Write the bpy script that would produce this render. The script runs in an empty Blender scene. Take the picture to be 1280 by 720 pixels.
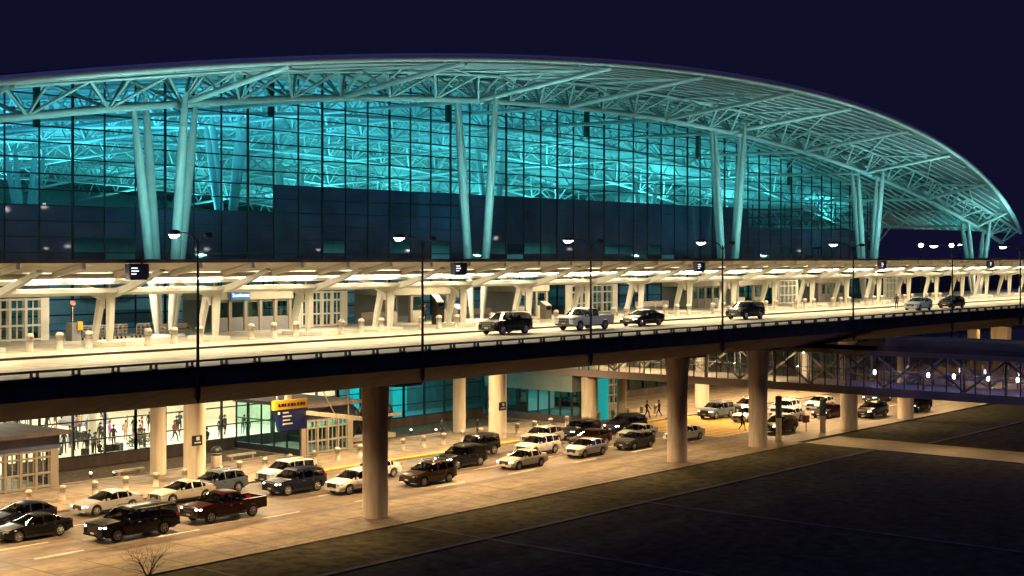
import bpy, bmesh, math, random
from mathutils import Vector, Matrix
random.seed(7)
R = math.radians
sc = bpy.context.scene
COL = sc.collection

# ------------------------------------------------------------------ helpers
class MB:
    """collects simple solids and builds them as ONE mesh object"""
    def __init__(s): s.v = []; s.f = []; s.mi = []; s.sm = []
    def add(s, vs, fs, m=0, smooth=False):
        o = len(s.v); s.v += [tuple(v) for v in vs]
        for f in fs:
            s.f.append(tuple(i + o for i in f)); s.mi.append(m); s.sm.append(smooth)
        return s
    def box(s, c, d, rz=0, m=0):
        x, y, z = d[0] / 2, d[1] / 2, d[2] / 2
        vs = [Vector((a * x, b * y, e * z)) for a in (-1, 1) for b in (-1, 1) for e in (-1, 1)]
        if rz:
            M = Matrix.Rotation(rz, 3, 'Z'); vs = [M @ v for v in vs]
        vs = [v + Vector(c) for v in vs]
        return s.add(vs, [(0, 1, 3, 2), (4, 6, 7, 5), (0, 4, 5, 1), (2, 3, 7, 6), (0, 2, 6, 4), (1, 5, 7, 3)], m)
    def b2(s, x0, x1, y0, y1, z0, z1, m=0):
        return s.box(((x0 + x1) / 2, (y0 + y1) / 2, (z0 + z1) / 2), (x1 - x0, y1 - y0, z1 - z0), 0, m)
    def tube(s, p0, p1, r0, r1=None, n=6, m=0, cap=True):
        p0, p1 = Vector(p0), Vector(p1); r1 = r0 if r1 is None else r1
        d = (p1 - p0)
        if d.length < 1e-5: return s
        d.normalize(); a = d.orthogonal().normalized(); b = d.cross(a)
        vs = []
        for p, r in ((p0, r0), (p1, r1)):
            for k in range(n):
                t = 2 * math.pi * k / n; vs.append(p + a * (r * math.cos(t)) + b * (r * math.sin(t)))
        fs = [(k, (k + 1) % n, n + (k + 1) % n, n + k) for k in range(n)]
        s.add(vs, fs, m, True)
        if cap: s.add(vs, [tuple(range(n - 1, -1, -1)), tuple(range(n, 2 * n))], m)
        return s
    def path(s, pts, r, n=8, m=0):
        pts = [Vector(p) for p in pts]; vs = []
        rr = r if isinstance(r, (list, tuple)) else [r] * len(pts)
        up = None
        for i, p in enumerate(pts):
            d = (pts[min(i + 1, len(pts) - 1)] - pts[max(i - 1, 0)]).normalized()
            if up is None: up = d.orthogonal().normalized()
            up = (up - d * up.dot(d)).normalized(); b = d.cross(up)
            for k in range(n):
                t = 2 * math.pi * k / n; vs.append(p + up * (rr[i] * math.cos(t)) + b * (rr[i] * math.sin(t)))
        fs = [(i * n + k, i * n + (k + 1) % n, (i + 1) * n + (k + 1) % n, (i + 1) * n + k) for i in range(len(pts) - 1) for k in range(n)]
        s.add(vs, fs, m, True)
        L = (len(pts) - 1) * n
        return s.add(vs, [tuple(range(n - 1, -1, -1)), tuple(range(L, L + n))], m)
    def lathe(s, prof, c=(0, 0, 0), n=20, m=0):
        c = Vector(c); vs = []
        for r, z in prof:
            for k in range(n):
                t = 2 * math.pi * k / n; vs.append(c + Vector((r * math.cos(t), r * math.sin(t), z)))
        fs = [(i * n + k, i * n + (k + 1) % n, (i + 1) * n + (k + 1) % n, (i + 1) * n + k) for i in range(len(prof) - 1) for k in range(n)]
        s.add(vs, fs, m, True)
        L = (len(prof) - 1) * n
        return s.add(vs, [tuple(range(n - 1, -1, -1)), tuple(range(L, L + n))], m)
    def ext(s, poly, axis, a, b, m=0):
        """extrude a 2D polygon along an axis: 'x' poly=(y,z), 'y' poly=(x,z), 'z' poly=(x,y)"""
        def P(u, w, t):
            return (t, u, w) if axis == 'x' else (u, t, w) if axis == 'y' else (u, w, t)
        n = len(poly); vs = [P(u, w, a) for u, w in poly] + [P(u, w, b) for u, w in poly]
        fs = [(k, (k + 1) % n, n + (k + 1) % n, n + k) for k in range(n)] + [tuple(range(n - 1, -1, -1)), tuple(range(n, 2 * n))]
        return s.add(vs, fs, m)
    def build(s, name, mats, parent=None, off=None, fixn=True):
        me = bpy.data.meshes.new(name)
        vs = s.v
        if off is not None: vs = [(x - off[0], y - off[1], z - off[2]) for x, y, z in vs]
        me.from_pydata(vs, [], s.f)
        if not isinstance(mats, (list, tuple)): mats = [mats]
        for m in mats: me.materials.append(m)
        me.polygons.foreach_set('material_index', s.mi)
        me.polygons.foreach_set('use_smooth', s.sm)
        if fixn:
            bm = bmesh.new(); bm.from_mesh(me); bmesh.ops.recalc_face_normals(bm, faces=bm.faces); bm.to_mesh(me); bm.free()
        me.update()
        o = bpy.data.objects.new(name, me); COL.objects.link(o)
        if parent: o.parent = parent
        return o

def tag(o, label=None, cat=None, group=None, kind=None):
    if label: o['label'] = label
    if cat: o['category'] = cat
    if group: o['group'] = group
    if kind: o['kind'] = kind
    return o
def empty(name, loc, label, cat, group=None, rz=0):
    o = bpy.data.objects.new(name, None); COL.objects.link(o); o.location = loc; o.rotation_euler = (0, 0, rz)
    o.empty_display_size = .2
    return tag(o, label, cat, group)
def copy_tree(o, parent=None):
    c = o.copy(); COL.objects.link(c); c.parent = parent
    for ch in list(o.children): copy_tree(ch, c)
    return c
def dup(proto, loc, label, rz=0, first=[None]):
    used = proto.get('_u', 0)
    o = proto if not used else copy_tree(proto)
    proto['_u'] = 1
    o.location = loc; o.rotation_euler = (0, 0, rz); o['label'] = label
    return o
ONES = 'first second third fourth fifth sixth seventh eighth ninth tenth eleventh twelfth thirteenth fourteenth fifteenth sixteenth seventeenth eighteenth nineteenth'.split()
TENS = {20: 'twent', 30: 'thirt', 40: 'fort', 50: 'fift', 60: 'sixt'}
def ordw(n):
    if n < 20: return ONES[n - 1]
    t, u = n // 10 * 10, n % 10
    return TENS[t] + ('ieth' if not u else 'y-' + ONES[u - 1])

# ------------------------------------------------------------------ materials
def nodes(name):
    m = bpy.data.materials.new(name); m.use_nodes = True
    nt = m.node_tree; return m, nt, nt.nodes, nt.links, nt.nodes['Principled BSDF']
def mat(name, c, rough=.6, metal=0, var=.12, scale=1.5, bump=0, coat=0, spec=.5, detail=6, st=None):
    m, nt, N, L, b = nodes(name)
    b.inputs['Roughness'].default_value = rough; b.inputs['Metallic'].default_value = metal
    b.inputs['Specular IOR Level'].default_value = spec
    if coat: b.inputs['Coat Weight'].default_value = coat; b.inputs['Coat Roughness'].default_value = .06
    if var:
        tc = N.new('ShaderNodeTexCoord'); no = N.new('ShaderNodeTexNoise')
        no.inputs['Scale'].default_value = scale; no.inputs['Detail'].default_value = detail
        if st:
            mp = N.new('ShaderNodeMapping'); mp.inputs['Scale'].default_value = st
            L.new(tc.outputs['Object'], mp.inputs[0]); L.new(mp.outputs[0], no.inputs['Vector'])
        else: L.new(tc.outputs['Object'], no.inputs['Vector'])
        rp = N.new('ShaderNodeValToRGB')
        rp.color_ramp.elements[0].position = .3; rp.color_ramp.elements[1].position = .7
        rp.color_ramp.elements[0].color = tuple(x * (1 - var) for x in c) + (1,)
        rp.color_ramp.elements[1].color = tuple(min(1, x * (1 + var)) for x in c) + (1,)
        L.new(no.outputs['Fac'], rp.inputs[0]); L.new(rp.outputs[0], b.inputs['Base Color'])
        if bump:
            bp = N.new('ShaderNodeBump'); bp.inputs['Strength'].default_value = bump; bp.inputs['Distance'].default_value = .05
            L.new(no.outputs['Fac'], bp.inputs['Height']); L.new(bp.outputs[0], b.inputs['Normal'])
    else: b.inputs['Base Color'].default_value = tuple(c) + (1,)
    return m
def emit(name, c, s):
    m, nt, N, L, b = nodes(name)
    b.inputs['Base Color'].default_value = tuple(c) + (1,)
    b.inputs['Emission Color'].default_value = tuple(c) + (1,); b.inputs['Emission Strength'].default_value = s
    return m
def glass(name, tint, refl=.09, rough=.02, rc=(1, 1, 1)):
    m, nt, N, L, b = nodes(name); N.remove(b)
    out = N['Material Output']
    tr = N.new('ShaderNodeBsdfTransparent'); tr.inputs[0].default_value = tuple(tint) + (1,)
    gl = N.new('ShaderNodeBsdfGlossy'); gl.inputs['Roughness'].default_value = rough; gl.inputs[0].default_value = tuple(rc) + (1,)
    fr = N.new('ShaderNodeLayerWeight'); fr.inputs[0].default_value = .5
    pw = N.new('ShaderNodeMath'); pw.operation = 'POWER'; pw.inputs[1].default_value = 4.5
    ma = N.new('ShaderNodeMath'); ma.operation = 'ADD'; ma.inputs[1].default_value = refl; ma.use_clamp = True
    mx = N.new('ShaderNodeMixShader')
    L.new(fr.outputs['Facing'], pw.inputs[0]); L.new(pw.outputs[0], ma.inputs[0]); L.new(ma.outputs[0], mx.inputs[0]); L.new(tr.outputs[0], mx.inputs[1]); L.new(gl.outputs[0], mx.inputs[2])
    L.new(mx.outputs[0], out.inputs[0]); return m
def paving(name, c, c2, mortar, sx, sy, rough=.75, mort=.012, stain=.25, spec=.4, wear=(.35, 1.6, 1)):
    """cast concrete with joints, stains and fine grain"""
    m, nt, N, L, b = nodes(name)
    tc = N.new('ShaderNodeTexCoord')
    br = N.new('ShaderNodeTexBrick'); br.offset = 0
    br.inputs['Color1'].default_value = tuple(c) + (1,); br.inputs['Color2'].default_value = tuple(c2) + (1,)
    br.inputs['Mortar'].default_value = tuple(mortar) + (1,)
    br.inputs['Scale'].default_value = 1; br.inputs['Mortar Size'].default_value = mort * 2
    br.inputs['Brick Width'].default_value = sx; br.inputs['Row Height'].default_value = sy
    L.new(tc.outputs['Object'], br.inputs['Vector'])
    no = N.new('ShaderNodeTexNoise'); no.inputs['Scale'].default_value = .35; no.inputs['Detail'].default_value = 8; no.inputs['Roughness'].default_value = .65
    mp = N.new('ShaderNodeMapping'); mp.inputs['Scale'].default_value = wear
    L.new(tc.outputs['Object'], mp.inputs[0]); L.new(mp.outputs[0], no.inputs['Vector'])
    rp = N.new('ShaderNodeValToRGB'); rp.color_ramp.elements[0].position = .35; rp.color_ramp.elements[1].position = .65
    k = 1 - stain * 1.4; rp.color_ramp.elements[0].color = (k, k * .97, k * .95, 1); rp.color_ramp.elements[1].color = (1, 1, 1, 1)
    L.new(no.outputs['Fac'], rp.inputs[0])
    mx = N.new('ShaderNodeMixRGB'); mx.blend_type = 'MULTIPLY'; mx.inputs[0].default_value = 1
    L.new(br.outputs['Color'], mx.inputs[1]); L.new(rp.outputs[0], mx.inputs[2])
    n3 = N.new('ShaderNodeTexNoise'); n3.inputs['Scale'].default_value = .9; n3.inputs['Detail'].default_value = 10; n3.inputs['Roughness'].default_value = .75
    L.new(tc.outputs['Object'], n3.inputs['Vector'])
    r3 = N.new('ShaderNodeValToRGB'); r3.color_ramp.elements[0].position = .36; r3.color_ramp.elements[1].position = .56
    r3.color_ramp.elements[0].color = (.5, .48, .46, 1); r3.color_ramp.elements[1].color = (1, 1, 1, 1)
    L.new(n3.outputs['Fac'], r3.inputs[0])
    m3 = N.new('ShaderNodeMixRGB'); m3.blend_type = 'MULTIPLY'; m3.inputs[0].default_value = .9
    L.new(mx.outputs[0], m3.inputs[1]); L.new(r3.outputs[0], m3.inputs[2])
    L.new(m3.outputs[0], b.inputs['Base Color'])
    b.inputs['Roughness'].default_value = rough; b.inputs['Specular IOR Level'].default_value = spec
    n2 = N.new('ShaderNodeTexNoise'); n2.inputs['Scale'].default_value = 6; L.new(tc.outputs['Object'], n2.inputs['Vector'])
    bp = N.new('ShaderNodeBump'); bp.inputs['Strength'].default_value = .25; bp.inputs['Distance'].default_value = .02
    L.new(n2.outputs['Fac'], bp.inputs['Height']); L.new(bp.outputs[0], b.inputs['Normal'])
    return m

M = {}
M['steel'] = mat('white_painted_steel', (.72, .74, .72), .45, var=.08)
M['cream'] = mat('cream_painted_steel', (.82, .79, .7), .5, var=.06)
M['conc'] = mat('cast_concrete', (.54, .45, .37), .8, var=.24, scale=1.6, bump=.25, st=(1.6, 1.6, .22))
M['concp'] = mat('pale_concrete', (.5, .43, .33), .8, var=.18, scale=1.6, bump=.2, st=(1.6, 1.6, .22))
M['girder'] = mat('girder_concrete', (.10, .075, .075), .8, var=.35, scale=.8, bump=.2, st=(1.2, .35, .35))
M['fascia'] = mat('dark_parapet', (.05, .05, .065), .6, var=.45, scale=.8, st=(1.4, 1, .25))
M['roof'] = mat('roof_deck_metal', (.14, .155, .165), .55, var=.25, scale=.6)
M['ceil'] = mat('glow_mottled_ceiling', (.34, .36, .37), .6, var=.4, scale=.25)  # broad colour blotches stand in for patchy glow on the ceiling
M['steelin'] = mat('hall_truss_paint', (.66, .68, .68), .5, var=.08)
M['rooftop'] = mat('roof_top_membrane', (.05, .05, .055), .6)
M['mull'] = mat('dark_mullion', (.015, .022, .03), .4, var=0)
M['glass'] = glass('curtain_glass', (.82, .97, .98), .07)
M['lowglass'] = glass('hall_glass', (.97, .96, .92), .05)
M['tealglass'] = glass('green_tinted_glass', (.45, .85, .82), .08)
M['bridgeglass'] = glass('bridge_glass', (.72, .74, .84), .10)
M['span'] = mat('dark_spandrel_glass', (.075, .09, .17), .03, var=.3, scale=.3, spec=.5)
M['spangrey'] = mat('grey_green_spandrel', (.22, .27, .24), .3, var=.1)
M['frame'] = mat('pale_door_frame', (.31, .27, .22), .5, var=.06)
M['booth'] = mat('beige_booth_panel', (.52, .46, .36), .6, var=.08)
M['greyp'] = mat('grey_panel', (.25, .25, .27), .6, var=.1)
M['dark'] = mat('black_metal', (.012, .012, .014), .45, var=0)
M['post'] = mat('lamp_post_paint', (.012, .012, .016), .5, var=0)
M['navy'] = mat('navy_sign_face', (.008, .016, .07), .4, var=0)
M['bluesign'] = mat('blue_sign_face', (.006, .02, .13), .4, var=0)
M['skyblue'] = emit('lit_blue_sign', (.01, .11, .33), .6)
M['yellow'] = mat('yellow_sign_face', (.75, .42, .03), .5, var=.05)
M['white'] = mat('white_lettering', (.8, .8, .78), .5, var=0)
M['litwhite'] = emit('lit_white_lettering', (.9, .95, 1), 1.6)
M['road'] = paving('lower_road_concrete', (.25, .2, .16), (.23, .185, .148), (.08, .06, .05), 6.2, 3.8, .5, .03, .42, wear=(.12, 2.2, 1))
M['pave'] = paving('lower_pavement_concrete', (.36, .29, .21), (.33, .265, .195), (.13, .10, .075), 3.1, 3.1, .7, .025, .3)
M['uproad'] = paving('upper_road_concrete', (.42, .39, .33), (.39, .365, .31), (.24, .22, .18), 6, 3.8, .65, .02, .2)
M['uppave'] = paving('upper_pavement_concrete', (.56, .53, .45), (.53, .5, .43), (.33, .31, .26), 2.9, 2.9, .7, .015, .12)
M['path'] = mat('path_concrete', (.27, .235, .18), .8, var=.15, scale=.8, bump=.2)
M['grass'] = mat('dark_lawn_grass', (.036, .036, .028), .9, var=.6, scale=1.1, bump=.6, detail=10, spec=.1)
M['grass2'] = mat('lamplit_lawn_grass', (.062, .056, .032), .9, var=.6, scale=1.1, bump=.6, detail=10, spec=.1)  # lawn strip by the road painted lighter and browner, as under lamp spill
M['mulch'] = mat('mulch_bed', (.10, .07, .045), .95, var=.5, scale=3, bump=.8, detail=8, spec=.1)
M['paint'] = mat('white_road_paint', (.7, .66, .55), .7, var=.25, scale=2)
M['ypaint'] = mat('yellow_road_paint', (.85, .48, .04), .7, var=.3, scale=2)
M['floor'] = mat('polished_terrazzo', (.72, .68, .56), .35, var=.06)
M['hallwall'] = mat('hall_wall', (.62, .6, .48), .7, var=.08)
M['tealwall'] = mat('pale_back_wall', (.5, .56, .56), .7, var=.1)
M['tealin'] = emit('teal_emissive_wall', (.0, .42, .44), .55)  # teal glow is emitted by the panel surface itself
M['tube'] = emit('fluorescent_tube', (1, .88, .62), 22)
M['lamp'] = emit('lamp_lens', (1, .97, .9), 14)
M['farlamp'] = emit('far_lamp_lens', (1, .95, .85), 14)
M['head'] = emit('lit_headlight', (1, .96, .9), 5)
M['headoff'] = mat('headlight_lens', (.28, .28, .3), .12, var=0, spec=.8)
M['tail'] = mat('red_tail_lens', (.3, .008, .01), .2, var=0)
M['groundlamp'] = emit('ground_lamp_lens', (1, .96, .85), 7)
M['rubber'] = mat('tyre_rubber', (.012, .012, .013), .8, var=0)
M['rim'] = mat('alloy_rim', (.45, .45, .47), .3, metal=.8, var=0)
M['cglass'] = glass('tinted_car_glass', (.3, .32, .33), .07)
M['screen'] = mat('dark_screen', (.012, .014, .018), .05, var=0, spec=.7)
M['seat'] = mat('car_upholstery', (.02, .018, .017), .8, var=0)
M['trim'] = mat('black_car_trim', (.014, .014, .016), .5, var=0)
M['chrome'] = mat('chrome_trim', (.6, .6, .62), .15, metal=1, var=0)
M['plate'] = mat('licence_plate_white', (.6, .6, .6), .5, var=0)
M['bark'] = mat('bare_bark', (.09, .06, .045), .9, var=.3, scale=6)
M['leaf'] = mat('indoor_plant_leaf', (.03, .06, .02), .6, var=.4, scale=5)
M['skin'] = mat('skin', (.42, .26, .18), .6, var=0)
M['hair'] = mat('dark_hair', (.02, .014, .01), .7, var=0)
M['cart'] = mat('cart_steel', (.42, .36, .33), .35, metal=.6, var=0)
M['red'] = mat('red_sign_paint', (.22, .05, .04), .5, var=0)
M['wrap'] = mat('dark_teal_wrap', (.02, .05, .065), .5, var=.1)
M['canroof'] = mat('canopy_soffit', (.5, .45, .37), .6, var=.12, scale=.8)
M['warmyellow'] = emit('lit_bridge_lining', (.5, .36, .12), .4)

# ------------------------------------------------------------------ world, camera
w = bpy.data.worlds.new("World"); sc.world = w; w.use_nodes = True
nt = w.node_tree; bg = nt.nodes['Background']
sky = nt.nodes.new('ShaderNodeTexSky'); sky.sky_type = 'NISHITA'; sky.sun_disc = False
sky.sun_elevation = R(-8); sky.sun_rotation = R(200)
ad = nt.nodes.new('ShaderNodeMixRGB'); ad.blend_type = 'ADD'; ad.inputs[0].default_value = 1
ad.inputs[2].default_value = (.048, .047, .205, 1)
nt.links.new(sky.outputs[0], ad.inputs[1]); nt.links.new(ad.outputs[0], bg.inputs[0]); bg.inputs[1].default_value = .1
cam = bpy.data.cameras.new('camera'); co = bpy.data.objects.new('camera', cam); COL.objects.link(co)
co.location = (0, 0, 17); co.rotation_euler = (R(90), 0, R(40 - 90))
cam.sensor_width = 36; cam.lens = 36 * 1800 / 1280; cam.shift_y = -38 / 1280
cam.clip_end = 3000; cam.clip_start = .5
sc.camera = co
vs = sc.view_settings; vs.view_transform = 'Standard'; vs.look = 'None'; vs.exposure = 0; vs.gamma = 1
cy = sc.cycles; cy.use_denoising = True
cy.max_bounces = 6; cy.diffuse_bounces = 3; cy.glossy_bounces = 3; cy.transparent_max_bounces = 16; cy.transmission_bounces = 4
cy.sample_clamp_indirect = 3; cy.sample_clamp_direct = 0; cy.caustics_reflective = False; cy.caustics_refractive = False
try: cy.use_light_tree = True
except Exception: pass

def light(name, typ, loc, power, color, rot=(0, 0, 0), size=None, sy=None, **k):
    l = bpy.data.lights.new(name, typ); l.energy = power; l.color = color
    o = bpy.data.objects.new(name, l); COL.objects.link(o); o.location = loc; o.rotation_euler = rot
    if typ == 'AREA':
        l.shape = 'RECTANGLE' if sy else 'SQUARE'; l.size = size
        if sy: l.size_y = sy
    for a, b in k.items(): setattr(l, a, b)
    return o
navy_fill_sun = light('navy_fill_sun', 'SUN', (0, 0, 200), .42, (.19, .22, 1.0), (R(38), 0, R(-75)))  # added blue fill that lifts the dark areas to navy
navy_fill_sun.data.angle = R(12)

# ------------------------------------------------------------------ ground, roads
def sheet(name, x0, x1, y0, y1, z, m, kind='structure'):
    b = MB(); b.add([(x0, y0, z), (x1, y0, z), (x1, y1, z), (x0, y1, z)], [(0, 1, 2, 3)])
    return tag(b.build(name, m), kind=kind)
sheet('ground', -900, 2200, -900, 2200, -.12, M['grass'])
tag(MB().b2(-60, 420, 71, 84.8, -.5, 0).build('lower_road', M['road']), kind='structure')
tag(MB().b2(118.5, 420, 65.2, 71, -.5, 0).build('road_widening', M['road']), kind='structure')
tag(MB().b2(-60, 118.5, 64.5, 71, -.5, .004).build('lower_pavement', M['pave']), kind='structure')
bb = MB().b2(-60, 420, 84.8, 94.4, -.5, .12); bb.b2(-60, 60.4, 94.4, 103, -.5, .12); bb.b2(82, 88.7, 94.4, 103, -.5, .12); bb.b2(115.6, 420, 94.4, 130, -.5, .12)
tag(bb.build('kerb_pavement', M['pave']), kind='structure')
b = MB(); b.b2(60.4, 82, 94.4, 103, -.5, .02); b.b2(88.7, 115.6, 94.4, 103, -.5, .02)
tag(b.build('planting_bed', M['mulch']), kind='structure')
b = MB(); b.b2(60.4, 82, 94.1, 94.398, .12, .2); b.b2(88.7, 115.6, 94.1, 94.398, .12, .2)
tag(b.build('planting_bed_kerb', M['path']), kind='structure')
# painted kerb edge and road markings
b = MB(); b.b2(72, 126, 84.797, 85.25, .02, .126); tag(b.build('yellow_kerb_paint', M['ypaint']), kind='structure')
b = MB()
for y in (72.85, 76.55):
    x = 20.
    while x < 116: b.b2(x, x + 3.2, y - .07, y + .07, -.01, .005); x += 8.3
b.b2(-40, 54, 79.9, 80.04, -.01, .005)
b.b2(132, 240, 72.8, 72.94, -.01, .005)
tag(b.build('lane_marking', M['paint']), kind='structure')
b = MB()
x = 117.2
while x < 131: b.b2(x, x + .55, 72.4, 84.6, -.01, .006); x += 1.02
tag(b.build('crosswalk_marking', M['ypaint']), kind='structure')
b = MB()
b.b2(118.6, 125.2, 8, 64.5, -.3, -.02); tag(b.build('lawn_path', M['path']), kind='structure')
b = MB()
for x in (33, 49.6, 66.0, 83): b.b2(x - .16, x + .16, 20, 64.5, -.3, -.06)
b.b2(-40, 118.6, 57.3, 57.75, -.3, -.055); b.b2(125.2, 260, 55.4, 55.9, -.3, -.055)
tag(b.build('lawn_edging', mat('worn_edging', (.085, .075, .058), .9, var=.35, scale=.9)), kind='structure')
b = MB()
for i, (x0, x1) in enumerate(((-40, 32.78), (33.22, 49.38), (49.82, 65.78), (66.22, 82.78), (83.22, 118.6))): b.b2(x0, x1, 57.75, 64.5, -.3, -.075)
tag(b.build('lawn_bed', M['grass2']), kind='structure')

# ------------------------------------------------------------------ elevated roadway
root = empty('elevated_roadway', (100, 75, 0), 'long concrete elevated roadway with dark parapet running across the picture', 'elevated road')
O = (100, 75, 0)
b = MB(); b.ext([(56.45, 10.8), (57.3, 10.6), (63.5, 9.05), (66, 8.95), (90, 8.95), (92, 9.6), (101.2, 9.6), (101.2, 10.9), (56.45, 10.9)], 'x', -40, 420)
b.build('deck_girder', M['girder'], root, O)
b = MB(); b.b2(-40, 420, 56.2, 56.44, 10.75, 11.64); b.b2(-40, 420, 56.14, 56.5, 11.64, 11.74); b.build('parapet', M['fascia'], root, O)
b = MB(); b.b2(-40, 420, 56.26, 56.38, 11.96, 12.06); b.build('guard_rail', M['dark'], root, O)
for x_ in range(24, 216, 12):
    b = MB(); b.b2(x_ - .03, x_ + .03, 56.185, 56.2, 10.76, 11.63); b.build('expansion_joint', M['dark'], root, O)
for x_ in (66.6, 100.8, 113.6, 130.5, 143):
    b = MB(); b.b2(x_ - 1.2, x_ + 1.2, 64.5, 69, 8.75, 8.945); b.build('bearing_pad', M['girder'], root, O)
x = 30.4; k = 0
while x < 215 and k < 95:
    b = MB(); b.box((x, 56.32, 11.85), (.08, .12, .22)); b.box((x + .3, 56.32, 11.85), (.08, .12, .22)); b.box((x + .15, 56.32, 11.765), (.4, .2, .05)); b.build('rail_post', M['dark'], root, O); x += 2.08; k += 1
tag(MB().b2(-40, 420, 56.5, 76.5, 10.9, 11).build('upper_road', M['uproad']), kind='structure')
tag(MB().b2(-40, 420, 76.5, 101.3, 10.9, 11.14).build('upper_pavement', M['uppave']), kind='structure')
b = MB(); b.b2(-40, 200, 70.4, 70.52, 10.99, 11.005)
x = 10.
while x < 200: b.b2(x, x + 3, 66.3, 66.42, 10.99, 11.005); x += 9
tag(b.build('upper_lane_marking', M['paint']), kind='structure')
b = MB(); b.b2(-40, 420, 76.42, 76.5, 10.98, 11.145); tag(b.build('upper_kerb_edge', M['girder']), kind='structure')

def column(x, y, r, flare, m, label, grp, top=8.97):
    prof = [(r * 1.02, 0), (r * 1.02, .06), (r, .07), (r, top * .55)] + [(r + flare * t * t, top * (.55 + .45 * t)) for t in (.2, .4, .6, .8, 1)]
    o = MB().lathe(prof, n=28).build('concrete_column', m); o.location = (x, y, 0); tag(o, label, 'column', grp); return o
for x, y, r, lb in ((66.6, 67.6, .84, 'front concrete column left of all, nearest the camera, standing by the white crossover'),
                    (100.8, 66.6, .84, 'flared front concrete column with the pale car half hidden behind it'),
                    (113.6, 66.4, .84, 'flared front concrete column where the glass footbridge passes behind'),
                    (130.5, 66.0, .84, 'reddish concrete column under the footbridge beside the yellow light'),
                    (143, 65.8, .84, 'rightmost concrete column under the footbridge'),):
    column(x, y, r, .28 if x > 70 else .12, M['conc'], lb, 'front columns of the elevated roadway')
for x, y, r, lb in ((68.7, 89.3, .84, 'wide cream column with a small dark sign above the silver crossover'),
                    (68.2, 93.2, .62, 'slim cream column left of the wide one with the small sign'),
                    (102.3, 87.6, .84, 'wide cream column with a small dark sign beside the black boxy off-roader'),
                    (103.6, 93.6, .62, 'slim cream column between two entrances right of the blue hanging sign'),
                    (117.0, 87.9, .84, 'cream column at the corner of the footbridge above the dark cars'),
                    (121.6, 87.2, .5, 'slim reddish column in front of the teal lit wall'),
                    (138.5, 88.2, .8, 'cream column behind the flared column near the grey off-roader'),
                    (163, 88.5, .8, 'far cream column behind the waiting cars under the footbridge')):
    column(x, y, r, 0, M['concp'], lb, 'rear columns of the elevated roadway')

# ------------------------------------------------------------------ terminal
CX = 123.
def yf(X): return 72 + .00125 * (X - CX) ** 2
def zr(X, Y):
    f = yf(X); t = (Y - 120) / (120 - f)
    r = 1.2 * (1 - t * t) if Y < 120 else 1.2 - 5.2 * ((Y - 120) / 110) ** 2
    return 34.0 - .00113 * (X - CX) ** 2 + r
def zc(X, Y=88.5): return 32.2 - .00116 * (X - CX) ** 2 - (0 if Y < 120 else 5.2 * ((Y - 120) / 110) ** 2)
TO = (123, 101.5, 0)
T = empty('terminal_building', TO, 'huge airport terminal with teal lit glass front under an arched truss roof', 'terminal')
XL, XR = 4., 231.
# roof skin
def roof_mesh(dz, flip):
    b = MB(); nx, ny = 58, 30; vs = []
    for i in range(nx + 1):
        X = XL + (XR - XL) * i / nx; f = yf(X)
        for j in range(ny + 1):
            Y = f + (232 - f) * j / ny; vs.append((X, Y, zr(X, Y) + dz))
    fs = []
    for i in range(nx):
        for j in range(ny):
            a = i * (ny + 1) + j; q = (a, a + ny + 1, a + ny + 2, a + 1); fs.append(q if not flip else q[::-1])
    b.add(vs, fs, 0, True)
    if flip:
        for i, f in enumerate(b.f): b.mi[i] = 1 if sum(b.v[k][1] for k in f) / 4 > 101.5 else 0
    return b
roof = roof_mesh(.05, True).build('roof', [M['roof'], M['ceil']], T, TO, fixn=False)
roof_mesh(.55, False).build('roof_skin', M['rooftop'], roof, TO and TO, fixn=False)
b = MB(); b.path([(XL + (XR - XL) * i / 70, yf(XL + (XR - XL) * i / 70) - .05, zr(XL + (XR - XL) * i / 70, yf(XL + (XR - XL) * i / 70)) + .25) for i in range(71)], .32, 10)
b.build('fascia', M['steel'], roof, TO)
b = MB()
for y in [73.6 + 1.45 * k for k in range(22)]:
    pts = []
    for i in range(60):
        X = XL + 1 + (XR - XL - 2) * i / 59
        if y > yf(X) + .6: pts.append((X, y, zr(X, y) - .1))
        elif len(pts) > 1: b.path(pts, .11, 4); pts = []
        else: pts = []
    if len(pts) > 1: b.path(pts, .11, 4)
b.build('purlin', M['steel'], roof, TO)

VX = [28.5, 65.4, 100.4, 144.6, 180.4, 217.5]
OX = [28.5, 47.5, 67.0, 83.2, 100.6, 114.3, 131.4, 145.2, 162.7, 179.8, 199.2, 217.6]
# main arch truss and inner ones
nd = []
for a, c in zip(OX[:-1], OX[1:]):
    for k in range(3): nd.append(a + (c - a) * k / 3)
nd.append(OX[-1])
nd = [12, 17.5, 23] + nd + [223, 228]
def arch_truss(Y, r, spread, name, m, rw):
    low = MB(); low.path([(X, Y, zc(X, Y)) for X in [nd[0] + (nd[-1] - nd[0]) * i / 64 for i in range(65)]], r, 10)
    o = low.build(name, m, T, TO)
    up = MB()
    for s in (-1, 1):
        up.path([(X, Y + s * spread, zr(X, Y + s * spread) - .35) for X in [nd[0] + (nd[-1] - nd[0]) * i / 64 for i in range(65)]], r * .6, 6)
    up.build('top_chord', m, o, TO)
    wb = MB()
    for i, X in enumerate(nd):
        lo = Vector((X, Y, zc(X, Y)))
        for s in (-1, 1):
            hy = Y + s * spread
            if i % 1 == 0: wb.tube(lo, (X, hy, zr(X, hy) - .35), rw * .8, n=6)
            if i < len(nd) - 1:
                Xm = (X + nd[i + 1]) / 2; hi = (Xm, hy, zr(Xm, hy) - .35)
                wb.tube(lo, hi, rw, n=6); wb.tube((nd[i + 1], Y, zc(nd[i + 1], Y)), hi, rw, n=6)
    wb.build('web', m, o, TO); return o
arch_truss(88.5, .30, 2.6, 'arch_truss', M['steel'], .13)
arch_truss(110, .24, 2.4, 'arch_truss', M['steelin'], .12)
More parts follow.
